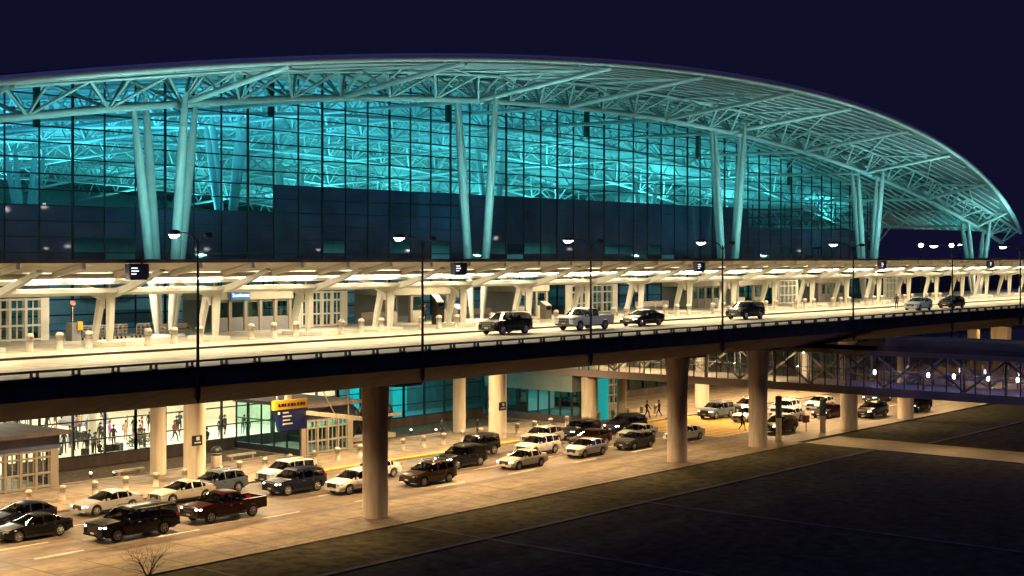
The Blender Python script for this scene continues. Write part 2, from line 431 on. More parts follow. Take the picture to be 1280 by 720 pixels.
for y_ in (130, 152, 176, 202): arch_truss(y_, .24, 2.4, 'arch_truss', M['steelin'], .13)
# transverse trusses with cantilevered outriggers
for X in OX:
    f = yf(X); lowp = [(X, f + .5, zr(X, f + .5) - .1), (X, 88.5, zc(X)), (X, 110, zc(X) + .25), (X, 146, zc(X, 146)), (X, 176, zc(X, 176)), (X, 204, zc(X, 204)), (X, 226, zc(X, 226))]
    b = MB(); b.tube(lowp[0], lowp[1], .2, .25, 8); b.tube(lowp[1], lowp[2], .2, .2, 8); [b.tube(lowp[q], lowp[q + 1], .2, .2, 8) for q in range(2, 6)]
    o = b.build('cross_truss', M['steel'], T, TO)
    def lowz(Y):
        if Y < 88.5: t = (Y - f - .5) / (88 - f); return lowp[0][2] + (zc(X) - lowp[0][2]) * min(1, max(0, (Y - f - .5) / (88.5 - f - .5)))
        return zc(X, Y) + .1
    wb = MB(); Y = 88.5
    while Y < 220:
        for s in (0, 1):
            wb.tube((X, Y + 4.2 * s, lowz(Y + 4.2 * s)), (X, Y + 2.1, zr(X, Y + 2.1) - .3), .09, n=5)
        Y += 4.2
    Y = 88.5; step = (88.5 - f) / 3
    for k in range(2):
        wb.tube((X, Y, lowz(Y)), (X, Y - step * .5, zr(X, Y - step * .5) - .2), .1, n=5)
        wb.tube((X, Y - step, lowz(Y - step)), (X, Y - step * .5, zr(X, Y - step * .5) - .2), .1, n=5)
        Y -= step
    # horizontal braces that fan out under the eaves
    wb.build('web', M['steel'], o, TO)
    tp = MB(); tp.path([(X, y, zr(X, y) - .25) for y in [f + .6 + (226 - f - .6) * k / 24 for k in range(25)]], .14, 6); tp.build('top_chord', M['steel'], o, TO)
b = MB()
for i in range(len(OX) - 1):
    for s in (0, 1):
        x0, x1 = (OX[i], OX[i + 1]) if s else (OX[i + 1], OX[i])
        b.tube((x0, 88.5, zr(x0, 88.5) - .3), (x1, yf(x1) + 3, zr(x1, yf(x1) + 3) - .2), .1, n=5)
b.build('eaves_bracing', M['steel'], T, TO)
# tree columns: four leaning spindle struts each
def spindle(b, p0, p1, r, n=12):
    p0, p1 = Vector(p0), Vector(p1)
    ts = (0, .04, .12, .3, .55, .8, .93, 1); rs = (.45, .55, .75, .95, 1, .88, .62, .42)
    b.path([p0.lerp(p1, t) for t in ts], [r * q for q in rs], n)
for Y0, zb, r in ((88.5, 11.14, .38), (125., 19.9, .4), (165., 19.9, .4)):
    for X in VX:
        o = None
        for dx, dy in ((-2.75, .04), (-.15, 2.24), (.15, -2.24), (2.75, -.04)):
            b = MB(); zt = zc(X + dx, Y0) - .1
            spindle(b, (X + dx * .25, Y0 + dy * .25, zb), (X + dx, Y0 + dy, zt + (.9 if abs(dy) > 1 else 0)), r)
            if o is None:
                b.lathe([(1.5, zb - .1), (1.5, zb + .12), (1.3, zb + .2)], (X, Y0, 0), 18)
                o = b.build('tree_column', M['steel'], T, TO)
            else: b.build('strut', M['steel'], o, TO)

# upper curtain wall in bays
YG = 101.5; PW = 3.0; X0 = 87.0 - 3 * 25
ncol = int(round((208.4 - X0) / PW)); colsx = [X0 + PW * i for i in range(ncol + 1)]
ROW = 1.25
rows = [11.14 + ROW * k for k in range(21)]
rng = random.Random(3)
def zg(X): return zr(X, YG) - .02
for i in range(0, ncol, 4):
    xs = colsx[i:i + 5]
    if xs[-1] < 18: continue
    mu = MB(); gz = MB(); gl_ = MB(); sp = MB(); tl = []
    for k, X in enumerate(xs):
        if k == len(xs) - 1 and i + 4 < ncol: continue
        wd = .17 if (i + k) % 3 == 0 else .08
        mu.b2(X - wd / 2, X + wd / 2, YG - .07, YG + .1, 11.14, zg(X))
    for j, z in enumerate(rows):
        zz = min(zg(xs[0]), zg(xs[-1]))
        if z < zz: mu.b2(xs[0] + .01, xs[-1] - .01, YG - .06, YG + .08, z - .055, z + .055)
    for k in range(len(xs) - 1):
        a, c = xs[k] + .05, xs[k + 1] - .05
        top = 20.9 if a < 86.9 else (23.4 if a < 171 else 21)
        zlo = 17.4
        for j in range(len(rows)):
            z0 = rows[j]; z1 = rows[j + 1] if j + 1 < len(rows) else 40
            zt0, zt1 = min(z1, zg(a)), min(z1, zg(c))
            if z0 > max(zg(a), zg(c)): break
            y = YG + .02
            q = [(a, y, z0), (c, y, z0), (c, y, max(zt1, z0)), (a, y, max(zt0, z0))]
            dark = z0 > 16 and z1 < top + .7
            if dark and z0 < 18.5 and rng.random() < .3: tl.append(MB().add(q, [(0, 1, 2, 3)]))
            elif dark: sp.add(q, [(0, 1, 2, 3)])
            elif z0 < 17: gl_.add(q, [(0, 1, 2, 3)])
            else: gz.add(q, [(0, 1, 2, 3)])
    o = mu.build('curtain_wall_bay', M['mull'], T, TO)
    if (i // 4) % 2 == 0 and i + 4 < ncol:
        X = xs[1]; MB().b2(X - .22, X + .22, YG + .3, YG + .6, zg(X) - 3.6, zg(X) - .3).build('header_fin', M['mull'], o, TO)
    gz.build('glazing', M['glass'], o, TO); gl_.build('lower_glazing', M['glass'], o, TO)
    if sp.f: sp.build('spandrel', M['span'], o, TO)
    for q in tl: q.build('clear_pane', M['tealglass'], o, TO)
# glazed end wall on the right
mu = MB(); gz = MB()
XE = 208.4
for k in range(43):
    Y = YG + .3 + 3.0 * k; mu.b2(XE - .1, XE + .1, Y - .06, Y + .06, 11.14, zr(XE, Y) - .02)
for z in rows:
    if z < zr(XE, 110): mu.b2(XE - .08, XE + .08, YG + .3, 228, z - .045, z + .045)
gz.add([(XE + .01, YG + .2, 11.14), (XE + .01, 228, 11.14), (XE + .01, 228, zr(XE, 228)), (XE + .01, 176, zr(XE, 176)), (XE + .01, 125, zr(XE, 125)), (XE + .01, YG + .2, zr(XE, YG))], [(0, 1, 2, 3, 4, 5)])
o = mu.build('end_curtain_wall', M['mull'], T, TO); gz.build('glazing', M['glass'], o, TO)
# inside: upper floor slab, back wall, ticket hall wall
b = MB(); b.b2(6, 208, 104, 229, 19.4, 19.9); b.b2(6, 208, 101.8, 165, 10.6, 11.13); b.build('floor_slab', M['greyp'], T, TO)
b = MB()
vs = []
for i in range(41):
    X = 6 + 202 * i / 40; vs += [(X, 228, 11), (X, 228, zr(X, 228) + .03)]
b.add(vs, [(2 * i, 2 * i + 2, 2 * i + 3, 2 * i + 1) for i in range(40)]); b.build('back_wall', M['tealwall'], T, TO)
b = MB(); b.b2(6, 208, 113, 113.3, 11.14, 19.4)
b.build('ticket_hall_wall', M['tealwall'], T, TO)
for i, X in enumerate(range(48, 206, 13)):
    b = MB(); b.b2(X, X + 6, 109.5, 110.6, 11.14, 12.3); b.b2(X + .2, X + 5.8, 112.7, 112.98, 13.2, 14.4); b.build('ticket_counter', M['greyp'], T, TO)
# lower hall
b = MB(); b.b2(-20, 95, 101.8, 150, .02, .2); b.build('hall_floor', M['floor'], T, TO)
b = MB(); b.b2(-20, 95, 145, 145.3, .2, 8.6); b.b2(95, 95.3, 101.9, 145.3, .2, 8.9); b.build('hall_wall', M['hallwall'], T, TO)
b = MB(); b.b2(-20, 230, 101.8, 165, 8.9, 9.3); b.build('hall_ceiling', M['hallwall'], T, TO)
for X, Y in ((58, 118), (75, 112), (88, 118), (66, 130), (80, 133)):
    MB().lathe([(.55, .2), (.55, 8.9)], (X, Y, 0), 16).build('hall_column', M['hallwall'], T, TO)
for X, Y in ((64, 124), (84, 127), (72, 138)):
    b = MB(); b.lathe([(2.6, .2), (2.6, .55), (2.3, .75), (1.6, 1.5), (1.3, 1.6)], (X, Y, 0), 22); b.build('baggage_carousel', M['greyp'], T, TO)
b = MB(); b.b2(95.3, 230, 101.8, 150, .02, .2); b.b2(95.3, 230, 110, 110.3, .2, 8.9); b.build('side_hall_wall', M['greyp'], T, TO)
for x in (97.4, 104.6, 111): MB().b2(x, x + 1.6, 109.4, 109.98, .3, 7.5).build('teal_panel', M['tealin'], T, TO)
# lower facade bays
def low_bay(x0, x1, g, nrow=(2.2, 3.75, 5.3, 6.85)):
    mu = MB(); gz = MB(); n = max(1, int(round((x1 - x0) / 3)))
    for k in range(n + 1):
        X = x0 + (x1 - x0) * k / n; mu.b2(X - .07, X + .07, YG - .12, YG + .1, .92, 8.9)
    for z in (.96,) + nrow: mu.b2(x0 + .08, x1 - .08, YG - .08, YG + .08, z - .05, z + .05)
    gz.add([(x0, YG + .01, .92), (x1, YG + .01, .92), (x1, YG + .01, 8.9), (x0, YG + .01, 8.9)], [(0, 1, 2, 3)])
    pl = MB(); pl.b2(x0, x1, YG - .2, YG + .2, -.2, .9)
    o = mu.build('window_bay', M['mull'], T, TO); gz.build('glazing', g, o, TO); pl.build('plinth', M['girder'], o, TO)
for x0, x1, g in ((20, 32, 'lowglass'), (32, 44, 'lowglass'), (44, 53.8, 'lowglass'), (60.0, 72, 'lowglass'), (72, 84, 'lowglass'), (84, 95, 'lowglass'), (95, 104, 'tealglass'), (104, 116, 'tealglass'), (122.3, 134, 'tealglass'), (134, 146, 'tealglass'), (146, 158, 'tealglass'), (158, 170, 'tealglass')):
    low_bay(x0, x1, M[g])

# vestibules (entrance boxes), lower and upper
def vestibule(name, x0, x1, y0, z0, h, label, mfr, glow):
    r = empty(name, ((x0 + x1) / 2, YG, z0), label, 'entrance', 'glazed entrance boxes of the terminal'); o = ((x0 + x1) / 2, YG, z0)
    ye = YG - .25
    b = MB(); b.b2(x0 - .35, x1 + .35, y0 - 1.1, ye, z0 + h, z0 + h + .28); b.build('flat_roof', M['booth'] if z0 > 5 else M['girder'], r, o)
    # side walls: plinth, mullions, pane
    for X in (x0, x1):
        b = MB(); n = 5
        b.b2(X - .1, X + .1, y0 + .1, ye, z0, z0 + .55)
        for k in range(n + 1):
            Y = y0 + .1 + (ye - y0 - .2) * k / n; b.b2(X - .06, X + .06, Y - .06, Y + .06, z0 + .55, z0 + h)
        b.b2(X - .05, X + .05, y0 + .1, ye, z0 + h * .66 - .05, z0 + h * .66 + .05)
        sw = b.build('side_wall', M['mull'], r, o)
        MB().add([(X, y0 + .1, z0 + .55), (X, ye, z0 + .55), (X, ye, z0 + h), (X, y0 + .1, z0 + h)], [(0, 1, 2, 3)]).build('pane', glow, sw, o)
    # front: head panel + pale framed doors
    b = MB(); b.b2(x0 - .1, x1 + .1, y0 - .1, y0 + .08, z0 + h * .72, z0 + h); b.build('head_panel', M['span'], r, o)
    dw = (x1 - x0) * .8; a = (x0 + x1) / 2 - dw / 2; hh = h * .72
    b = MB()
    for k in range(5):
        X = a + dw * k / 4; b.b2(X - .09, X + .09, y0 - .16, y0 + .1, z0, z0 + hh)
    for z in (z0 + .12, z0 + 1.1, z0 + 2.25, z0 + hh - .1):
        b.b2(a, a + dw, y0 - .13, y0 + .08, z - .07, z + .07)
    b.b2(x0, a - .1, y0 - .1, y0 + .1, z0, z0 + hh); b.b2(a + dw + .1, x1, y0 - .1, y0 + .1, z0, z0 + hh)
    fr = b.build('door_frame', mfr, r, o)
    for k in range(4):
        X = a + dw * k / 4 + .1; X1 = a + dw * (k + 1) / 4 - .1
        d = MB()
        for xx in (X + .05, (X + X1) / 2, X1 - .05): d.b2(xx - .04, xx + .04, y0 - .05, y0 + .04, z0 + .2, z0 + hh - .2)
        dd = d.build('door', mfr, r, o)
        MB().add([(X, y0, z0 + .2), (X1, y0, z0 + .2), (X1, y0, z0 + hh - .2), (X, y0, z0 + hh - .2)], [(0, 1, 2, 3)]).build('pane', glow, dd, o)
    return r
vestibule('entrance_vestibule', 53.8, 60.0, 94.2, .12, 3.9, 'glazed lower entrance box at the far left behind the dark cars', M['frame'], M['lowglass'])
vestibule('entrance_vestibule', 82.4, 88.4, 92.6, .12, 4.1, 'glazed lower entrance box beside the hanging blue and yellow sign', M['frame'], M['tealglass'])
for i, (a, c, lb) in enumerate(((51.0, 57.2, 'white framed upper entrance at the far left by the luggage carts'), (80.4, 86.2, 'white framed upper entrance right of the lettered blue sign'), (117, 126, 'white framed upper entrance right of the second booth with tall glass doors'), (160.4, 165.6, 'white framed upper entrance behind the parked dark off-roader, towards the right'), (190.5, 196, 'white framed upper entrance near the right end of the canopy'))):
    vestibule('entrance_vestibule', a, c, 91., 11.14, 4.2, lb, M['cream'], M['tealglass'])

# kerbside booths on the upper level
def booth(x0, x1, label, kind):
    y0, y1, z = 90.6, 94.5, 11.14
    o = ((x0 + x1) / 2, 92, z); r = empty('check_in_booth', o, label, 'booth', 'beige check-in booths under the canopy')
    MB().b2(x0, x1, y0 - .2, y1, z + 2.5, z + 3.4).build('head_panel', M['booth'], r, o)
    b = MB(); b.b2(x0, x1, y1 - .1, y1, z, z + 2.5); b.build('back_wall', M['greyp'], r, o)
    n = int((x1 - x0) / 1.55)
    for k in range(n + 1):
        X = x0 + .15 + (x1 - x0 - .3) * k / n
        if kind == 'open' and 0 < k < n and k % 2: continue
        MB().b2(X - .15, X + .15, y0, y0 + .3, z, z + 2.5).build('pillar', M['frame'], r, o)
    for k in range(n):
        X = x0 + .32 + (x1 - x0 - .3) * k / n; X1 = X + (x1 - x0 - .3) / n - .34
        if kind == 'doors' or k % 2 == 0:
            b = MB(); b.b2(X, X1, y0 + .1, y0 + .16, z + 1.0, z + 1.1); b.b2(X, X1, y0 + .1, y0 + .16, z + 2.3, z + 2.48)
            b.b2(X, X + .05, y0 + .1, y0 + .16, z + 1.0, z + 2.48); b.b2(X1 - .05, X1, y0 + .1, y0 + .16, z + 1.0, z + 2.48)
            f = b.build('window', M['frame'], r, o)
            MB().b2(X, X1, y0 + .11, y0 + .14, z + 1.1, z + 2.3).build('pane', M['tealglass'], f, o)
            MB().b2(X, X1, y0 + .08, y0 + .2, z, z + 1.0).build('counter_panel', M['booth'] if kind == 'open' else M['greyp'], r, o)
    return r
for a, c, lb, k in ((71.5, 79.6, 'beige check-in booth with glass doors under the lettered blue sign', 'doors'), (90.5, 98.9, 'beige check-in booth with open counter left of the black car on the upper road', 'open'),
                    (108.4, 113.6, 'beige check-in booth behind the silver pickup', 'open'), (139.8, 146.4, 'beige check-in booth behind the right rear of the black saloon', 'doors'),
                    (150.2, 156.2, 'beige check-in booth behind the dark off-roader on the upper road', 'open'), (171, 178, 'beige check-in booth farthest to the right', 'doors')):
    booth(a, c, lb, k)
# lettered sign above the booth
def text_mesh(name, s, size, m, parent, loc, rot, ext=.01):
    cu = bpy.data.curves.new(name, 'FONT'); cu.body = s; cu.size = size; cu.extrude = ext; cu.align_x = 'CENTER'; cu.align_y = 'CENTER'
    t = bpy.data.objects.new(name, cu); COL.objects.link(t)
    dg = bpy.context.evaluated_depsgraph_get(); me = bpy.data.meshes.new_from_object(t.evaluated_get(dg))
    bpy.data.objects.remove(t); o = bpy.data.objects.new(name, me); COL.objects.link(o); me.materials.clear(); me.materials.append(m)
    o.parent = parent; o.location = loc; o.rotation_euler = rot; return o
s = MB().b2(-.95, .95, -.08, .08, -.36, .36).build('lettered_sign', M['skyblue']); s.location = (73.9, 90.25, 14.0)
tag(s, 'small lit blue sign with white lettering on the booth front', 'sign')
text_mesh('lettering', 'Southwest', .4, M['litwhite'], s, (0, -.095, 0), (R(90), 0, 0))

# ------------------------------------------------------------------ kerbside canopy
CO = (110, 82, 11)
K = empty('kerbside_canopy', CO, 'long cream steel canopy with leaning frames along the upper kerb', 'canopy')
XA, XB = 12., 330.
def slab(b, pts, t, x0=XA, x1=XB):
    up = [(y, z + t) for y, z in pts]; b.ext(pts + up[::-1], 'x', x0, x1)
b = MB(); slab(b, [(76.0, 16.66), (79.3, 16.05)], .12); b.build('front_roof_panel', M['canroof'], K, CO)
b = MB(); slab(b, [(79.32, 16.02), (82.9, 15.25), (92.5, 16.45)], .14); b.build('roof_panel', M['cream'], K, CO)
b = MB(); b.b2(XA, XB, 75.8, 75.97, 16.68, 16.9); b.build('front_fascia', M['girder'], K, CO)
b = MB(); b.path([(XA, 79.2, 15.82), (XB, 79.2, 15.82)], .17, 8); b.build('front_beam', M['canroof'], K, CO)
b = MB(); b.b2(XA, XB, 82.2, 82.6, 14.5, 14.86); b.build('column_beam', M['cream'], K, CO)
b = MB(); b.b2(XA, XB, 80.3, 80.5, 15.28, 15.5); b.b2(XA, XB, 85.6, 85.8, 15.3, 15.52); b.b2(XA, XB, 80.78, 80.82, 14.72, 15.0); b.b2(XA, XB, 81.4, 81.44, 14.72, 15.0); b.b2(XA, XB, 80.82, 81.4, 14.7, 14.74); b.build('light_beam', M['cream'], K, CO)  # the last strips form an added trough that hides the underside fill
CSP = 8.78; CC = [56.15 + CSP * k for k in range(-4, 31)]
x = CC[0] - CSP / 2 + 1
xs = []
for c in CC:
    for d in (-1.6, 2.79): xs.append(c + d - 4.4)
for X in xs:
    b = MB(); b.ext([(75.95, 16.3), (75.95, 16.64), (79.3, 16.02), (79.3, 15.72)], 'x', X - .13, X + .13); b.build('rafter', M['cream'], K, CO)
def limb(b, pts, wx, X):
    """flat plate limb in the YZ plane: pts=(y,z,halfwidth)"""
    L = []; Rr = []
    for i, (y, z, h) in enumerate(pts):
        a = pts[max(0, i - 1)]; c = pts[min(len(pts) - 1, i + 1)]
        d = Vector((c[0] - a[0], c[1] - a[1])).normalized(); n = Vector((-d.y, d.x))
        L.append((y + n.x * h, z + n.y * h)); Rr.append((y - n.x * h, z - n.y * h))
    b.ext(L + Rr[::-1], 'x', X - wx, X + wx)
def frame(X):
    b = MB(); b.b2(X - .75, X + .75, 81.3, 84.2, 11.14, 11.42); f = b.build('canopy_frame', M['cream'], K, CO)
    b = MB(); limb(b, [(82.05, 11.42, .12), (82.0, 12.2, .18), (81.95, 13.6, .23), (81.9, 14.5, .26)], .18, X); b.build('leg', M['cream'], f, CO)
    b = MB(); limb(b, [(83.75, 11.42, .12), (83.6, 12.2, .18), (83.2, 13.6, .23), (82.95, 14.5, .26)], .18, X); b.build('leg', M['cream'], f, CO)
    b = MB(); limb(b, [(83.2, 14.42, .22), (81.6, 14.62, .27), (80.0, 15.0, .22), (77.6, 15.72, .15), (76.3, 16.2, .09)], .2, X); b.build('arm', M['cream'], f, CO)
    b = MB(); limb(b, [(83.0, 14.4, .22), (84.4, 14.9, .17), (86.2, 15.45, .1)], .16, X)
    for s in (-1, 1): b.tube((X + s * .2, 82.4, 14.55), (X + s * 1.1, 83.6, 15.3), .08, n=6)
    b.ext([(X - 1.2, 14.5), (X - .2, 14.5), (X - .2, 13.6), (X - .45, 14.2)], 'y', 82.25, 82.55)
    b.build('back_strut', M['cream'], f, CO)
for X in CC:
    if X < 260: frame(X)
for i, X in enumerate(CC):
    if X < 250:
        for d in (1.1, 4.9):
            b = MB(); b.path([(X + d, 79.75, 15.62), (X + d + 2.6, 79.75, 15.62)], .11, 8); b.build('light_tube', M['tube'], K, CO)
# canopy signs
SG = empty('canopy_sign', (0, 0, 0), '', 'sign', 'navy signs hung on the canopy edge')
MB().ext([(-1.0, .62), (1.02, .62), (.9, -.6), (-.9, -.6)], 'y', -.32, .32).build('sign_box', M['navy'], SG)
MB().b2(1.03, 1.1, -.3, .3, -.5, .55).build('sign_end', M['yellow'], SG)
for z, wd in ((.3, .62), (.08, .75), (-.14, .5)):
    MB().b2(-.75, -.75 + wd, -.345, -.322, z - .04, z + .04).build('lettering', M['litwhite'], SG)
b = MB(); b.tube((-.6, .1, .62), (-.6, .1, .95), .04); b.tube((.6, .1, .62), (.6, .1, .95), .04); b.build('hanger', M['dark'], SG)
for x, lb in ((53.7, 'navy hanging sign at the canopy edge above the luggage carts, leftmost'), (83.6, 'navy hanging sign at the canopy edge left of the middle tree column'), (118.2, 'navy hanging sign at the canopy edge above the black saloon'), (157.8, 'navy hanging sign at the canopy edge, fourth from the left'), (190.6, 'navy hanging sign at the canopy edge, rightmost')):
    dup(SG, (x, 75.6, 16.1), lb).scale = (.72, .72, .82)

# ------------------------------------------------------------------ footbridge
BO = (119, 60, 5)
B = empty('glass_footbridge', BO, 'glazed truss footbridge passing under the elevated roadway', 'footbridge')
bx0, bx1, by0, by1 = 116., 122., 16., 101.
MB().b2(bx0, bx1, by0, by1, 5.0, 5.7).build('floor_beam', mat('bridge_cladding', (.28, .21, .19), .6, var=.08, scale=.6), B, BO)
MB().b2(bx0 - .05, bx1 + .05, by0, by1, 8.5, 8.93).build('roof_edge', mat('bridge_roof_cladding', (.2, .165, .17), .55, var=.08, scale=.6), B, BO)
MB().b2(bx0 - .05, bx1 + .05, by0, 56.0, 8.932, 9.3).build('upper_roof_edge', M['girder'], B, BO)
MB().b2(bx0 + .5, bx1 - .5, by0, 55.5, 9.302, 10.0).build('roof_cap', mat('bridge_roof_metal', (.17, .15, .13), .5, var=.2, st=(1, .2, 1)), B, BO)
for X in (bx0, bx1):
    n = int((89 - by0) / 1.25)
    mu = MB()
    for k in range(n + 1):
        Y = by0 + 1.25 * k; mu.b2(X - .05, X + .05, Y - .035, Y + .035, 5.7, 8.5)
    o = mu.build('window_wall', M['mull'], B, BO)
    MB().add([(X, by0, 5.7), (X, by1, 5.7), (X, by1, 8.5), (X, by0, 8.5)], [(0, 1, 2, 3)]).build('glazing', M['bridgeglass'], o, BO)
    tr = MB(); xi = X + (.45 if X == bx0 else -.45); Y = by0; s = 0
    while Y < 98:
        tr.tube((xi, Y, 5.75 if s else 8.45), (xi, Y + 3.6, 8.45 if s else 5.75), .11, n=6); tr.tube((xi, Y, 5.7), (xi, Y, 8.5), .09, n=6); Y += 3.6; s = 1 - s
    tr.build('truss', mat('bridge_truss_paint', (.2, .18, .14), .5, var=.05), B, BO)
    hr = MB(); hr.path([(xi + (.3 if X == bx0 else -.3), by0, 6.75), (xi + (.3 if X == bx0 else -.3), by1, 6.75)], .04, 6)
    hr.build('handrail', M['chrome'], B, BO)
for Y in (57.5, 52.5, 50.2, 47.2, 44.7):
    MB().lathe([(.04, 6.6), (.11, 6.68), (.13, 6.9), (.06, 7.05)], (118.6, Y, 0), 10).build('lamp_reflection_spot', M['lamp'], B, BO)  # added glowing spots that stand for lamp reflections on the bridge glass
# lower storey of the bridge at the terminal end
C0 = (119, 95, 0)
G = empty('bridge_entrance', C0, 'glazed ground floor entrance block with grey-green band under the footbridge end', 'entrance block')
yb = 89.4
MB().b2(116.05, 121.95, yb, 101.2, 3.3, 4.97).build('spandrel_band', M['spangrey'], G, C0)
MB().b2(116.02, 121.98, yb, 101.2, .0, .85).build('plinth', M['girder'], G, C0)
b = MB()
for k in range(9): Y = yb + .1 + (101 - yb) * k / 8; b.b2(116.0, 116.14, Y - .07, Y + .07, .85, 3.3)
for k in range(5): X = 116.1 + 5.8 * k / 4; b.b2(X - .07, X + .07, yb, yb + .14, .85, 3.3)
sw = b.build('window_wall', M['mull'], G, C0)
MB().add([(116.1, yb, .85), (116.1, 101.2, .85), (116.1, 101.2, 3.3), (116.1, yb, 3.3)], [(0, 1, 2, 3)]).build('glazing', M['tealglass'], sw, C0)
MB().add([(116.1, yb + .1, .85), (121.9, yb + .1, .85), (121.9, yb + .1, 3.3), (116.1, yb + .1, 3.3)], [(0, 1, 2, 3)]).build('front_pane', M['tealglass'], sw, C0)
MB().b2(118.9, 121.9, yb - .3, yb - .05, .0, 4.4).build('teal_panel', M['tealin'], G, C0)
MB().b2(117, 121.5, 96, 96.2, .86, 3.2).build('inner_wall', M['tealwall'], G, C0)
# far doors beyond the bridge
vestibule('entrance_vestibule', 129.5, 136.5, 97.6, .12, 4.4, 'teal lit lower entrance behind the two people at the crossing', M['frame'], M['tealglass'])

# ------------------------------------------------------------------ street lamps
LP = empty('street_lamp', (0, 0, 0), '', 'street lamp', 'street lamps along the parapet')
b = MB(); b.tube((0, 0, -1.2), (0, 0, 6.4), .085, .055, 10); b.build('post', M['post'], LP)
b = MB(); b.lathe([(.05, -1.5), (.14, -1.25), (.14, -.2), (.1, -.1)], n=10); b.b2(-.12, .12, -.02, .14, -1.3, -.5); b.build('bracket', M['post'], LP)
b = MB(); b.path([(0, 0, 6.0), (0, .25, 6.45), (0, .7, 6.68), (0, 1.5, 6.72)], [.045, .04, .035, .03], 6); b.build('arm', M['post'], LP)
hd = MB(); hd.path([(0, 1.4, 6.7), (0, 1.55, 6.72), (0, 2.0, 6.72), (0, 2.3, 6.7)], [.05, .13, .15, .06], 8); h = hd.build('lamp_head', M['post'], LP)
ln = MB(); ln.path([(0, 1.48, 6.61), (0, 1.75, 6.56), (0, 2.05, 6.57), (0, 2.22, 6.63)], [.05, .11, .12, .04], 8); ln.build('lens', M['lamp'], h)
b = MB(); b.path([(0, 0, 6.0), (0, -.2, 6.4), (0, -.55, 6.55)], [.04, .035, .03], 6); b.path([(0, -.5, 6.55), (0, -.62, 6.56), (0, -.95, 6.56), (0, -1.05, 6.55)], [.04, .13, .13, .05], 8); b.build('short_arm', M['post'], LP)
for i, (x, lb) in enumerate(((43.35, 'black street lamp on the parapet, leftmost, in front of the left tree column'), (59.0, 'black street lamp on the parapet in front of the open counter booth'), (74.8, 'black street lamp on the parapet in front of the silver pickup'), (90.9, 'black street lamp on the parapet in front of the third tree column'), (111.7, 'black street lamp on the parapet, fifth from the left'), (132.2, 'black street lamp on the parapet by the dark red car'), (149.6, 'black street lamp on the parapet at the right edge of the photo'))):
    dup(LP, (x, 56.1, 11.5), lb)
    light('street_lamp_light', 'SPOT', (x, 57.9, 17.95), 1700, (1, .92, .78), (R(30), 0, 0), spot_size=R(120), spot_blend=.6, shadow_soft_size=.12)
FL = empty('area_lamp', (0, 0, 0), '', 'street lamp', 'distant lamps right of the terminal')
MB().tube((0, 0, 0), (0, 0, 18.6), .16, .1, 8).build('post', M['post'], FL)
b = MB(); b.path([(-.45, 0, 18.9), (-.25, 0, 19.1), (.25, 0, 19.1), (.45, 0, 18.9)], [.15, .32, .32, .15], 8); b.build('lamp_head', M['farlamp'], FL)
for x, y, lb in ((232, 104, 'distant lit lamp right of the terminal, lowest of the close trio'), (240, 102, 'distant lit lamp in the middle of the close trio'), (252, 105.5, 'distant lit lamp highest of the close trio'), (262, 90, 'distant lit lamp between the last tree column and the right edge'), (285, 88, 'distant lit lamp nearest the right edge of the photo')):
    dup(FL, (x, y, 0), lb)

GLP = empty('garage_lamp', (0, 0, 0), '', 'street lamp', 'lamps on the garage roof mirrored in the glass front')
MB().tube((0, 0, 0), (0, 0, 7.4), .09, .06, 8).build('post', M['post'], GLP)
b = MB(); b.path([(-.5, 0, 7.35), (-.2, 0, 7.45), (.2, 0, 7.45), (.5, 0, 7.35)], [.1, .2, .2, .1], 8); b.build('lamp_head', M['lamp'], GLP)
MB().b2(-.2, .2, -.2, .2, 0, .5).build('footing', M['conc'], GLP)
for i, (x, z, lb) in enumerate(((128.6, 1.9, 'garage roof lamp mirrored highest at the left edge of the glass front'), (135.6, 2.0, 'garage roof lamp mirrored high up near the left end of the glass front'), (140.2, 1.09, 'garage roof lamp mirrored low in the glass left of the left tree column'), (169.7, 1.04, 'garage roof lamp mirrored low in the glass by the leftmost street lamp'), (223.7, 1.03, 'garage roof lamp mirrored low in the glass near the middle of the front'), (252.9, 1.43, 'garage roof lamp mirrored right of the middle tree column'), (280.7, 1.11, 'garage roof lamp mirrored below the long dark band'), (396.5, 1.11, 'garage roof lamp mirrored towards the right end of the glass front'))):
    o = dup(GLP, (x, -14, 10.85), lb); o.scale = (1, 1, z)
gb = MB().b2(110, 430, -34, -6, -.1, 10.84)
gb.b2(110, 430, -6.2, -6, 10.84, 11.9)
for z in (3, 6.6): gb.b2(110, 430, -5.99, -5.8, z, z + 1.1)
tag(gb.build('parking_garage', M['conc']), 'concrete parking garage deck behind the viewpoint carrying lamps', 'building')
# low concourse and lit stair landing far right
b = MB(); b.ext([(128, 0), (128, 16.9), (130, 17.8), (138, 18.6), (150, 18.8), (165, 17.8), (168, 16.9), (168, 0)], 'x', 236, 420)
tag(b.build('concourse_building', mat('concourse_cladding', (.16, .17, .19), .5)), 'low grey concourse building with a rounded roof beyond the terminal', 'building')
SO = (200, 78, 0)
S = empty('stair_landing', SO, 'small lit concrete stair landing seen above the footbridge on the right', 'stair landing')
MB().b2(199, 203, 76.5, 82.5, 4.4, 4.7).build('landing_slab', M['concp'], S, SO)
MB().b2(199.4, 200.5, 81.0, 82.4, 4.7, 6.7).build('pillar', M['concp'], S, SO)
MB().b2(199.4, 200.8, 76.6, 79.0, 4.7, 7.2).build('pillar', M['concp'], S, SO)
MB().b2(199.3, 199.5, 79.1, 80.9, 4.7, 5.4).build('balustrade', M['yellow'], S, SO)
MB().b2(199.5, 202.5, 77, 82, 0, 4.38).build('support', M['girder'], S, SO)
MB().b2(199.6, 200.2, 69, 76.3, 4.3, 5.3).build('brick_wall', M['concp'], S, SO)
MB().b2(199.7, 200.1, 69, 76.3, 0, 4.29).build('wall_base', M['girder'], S, SO)

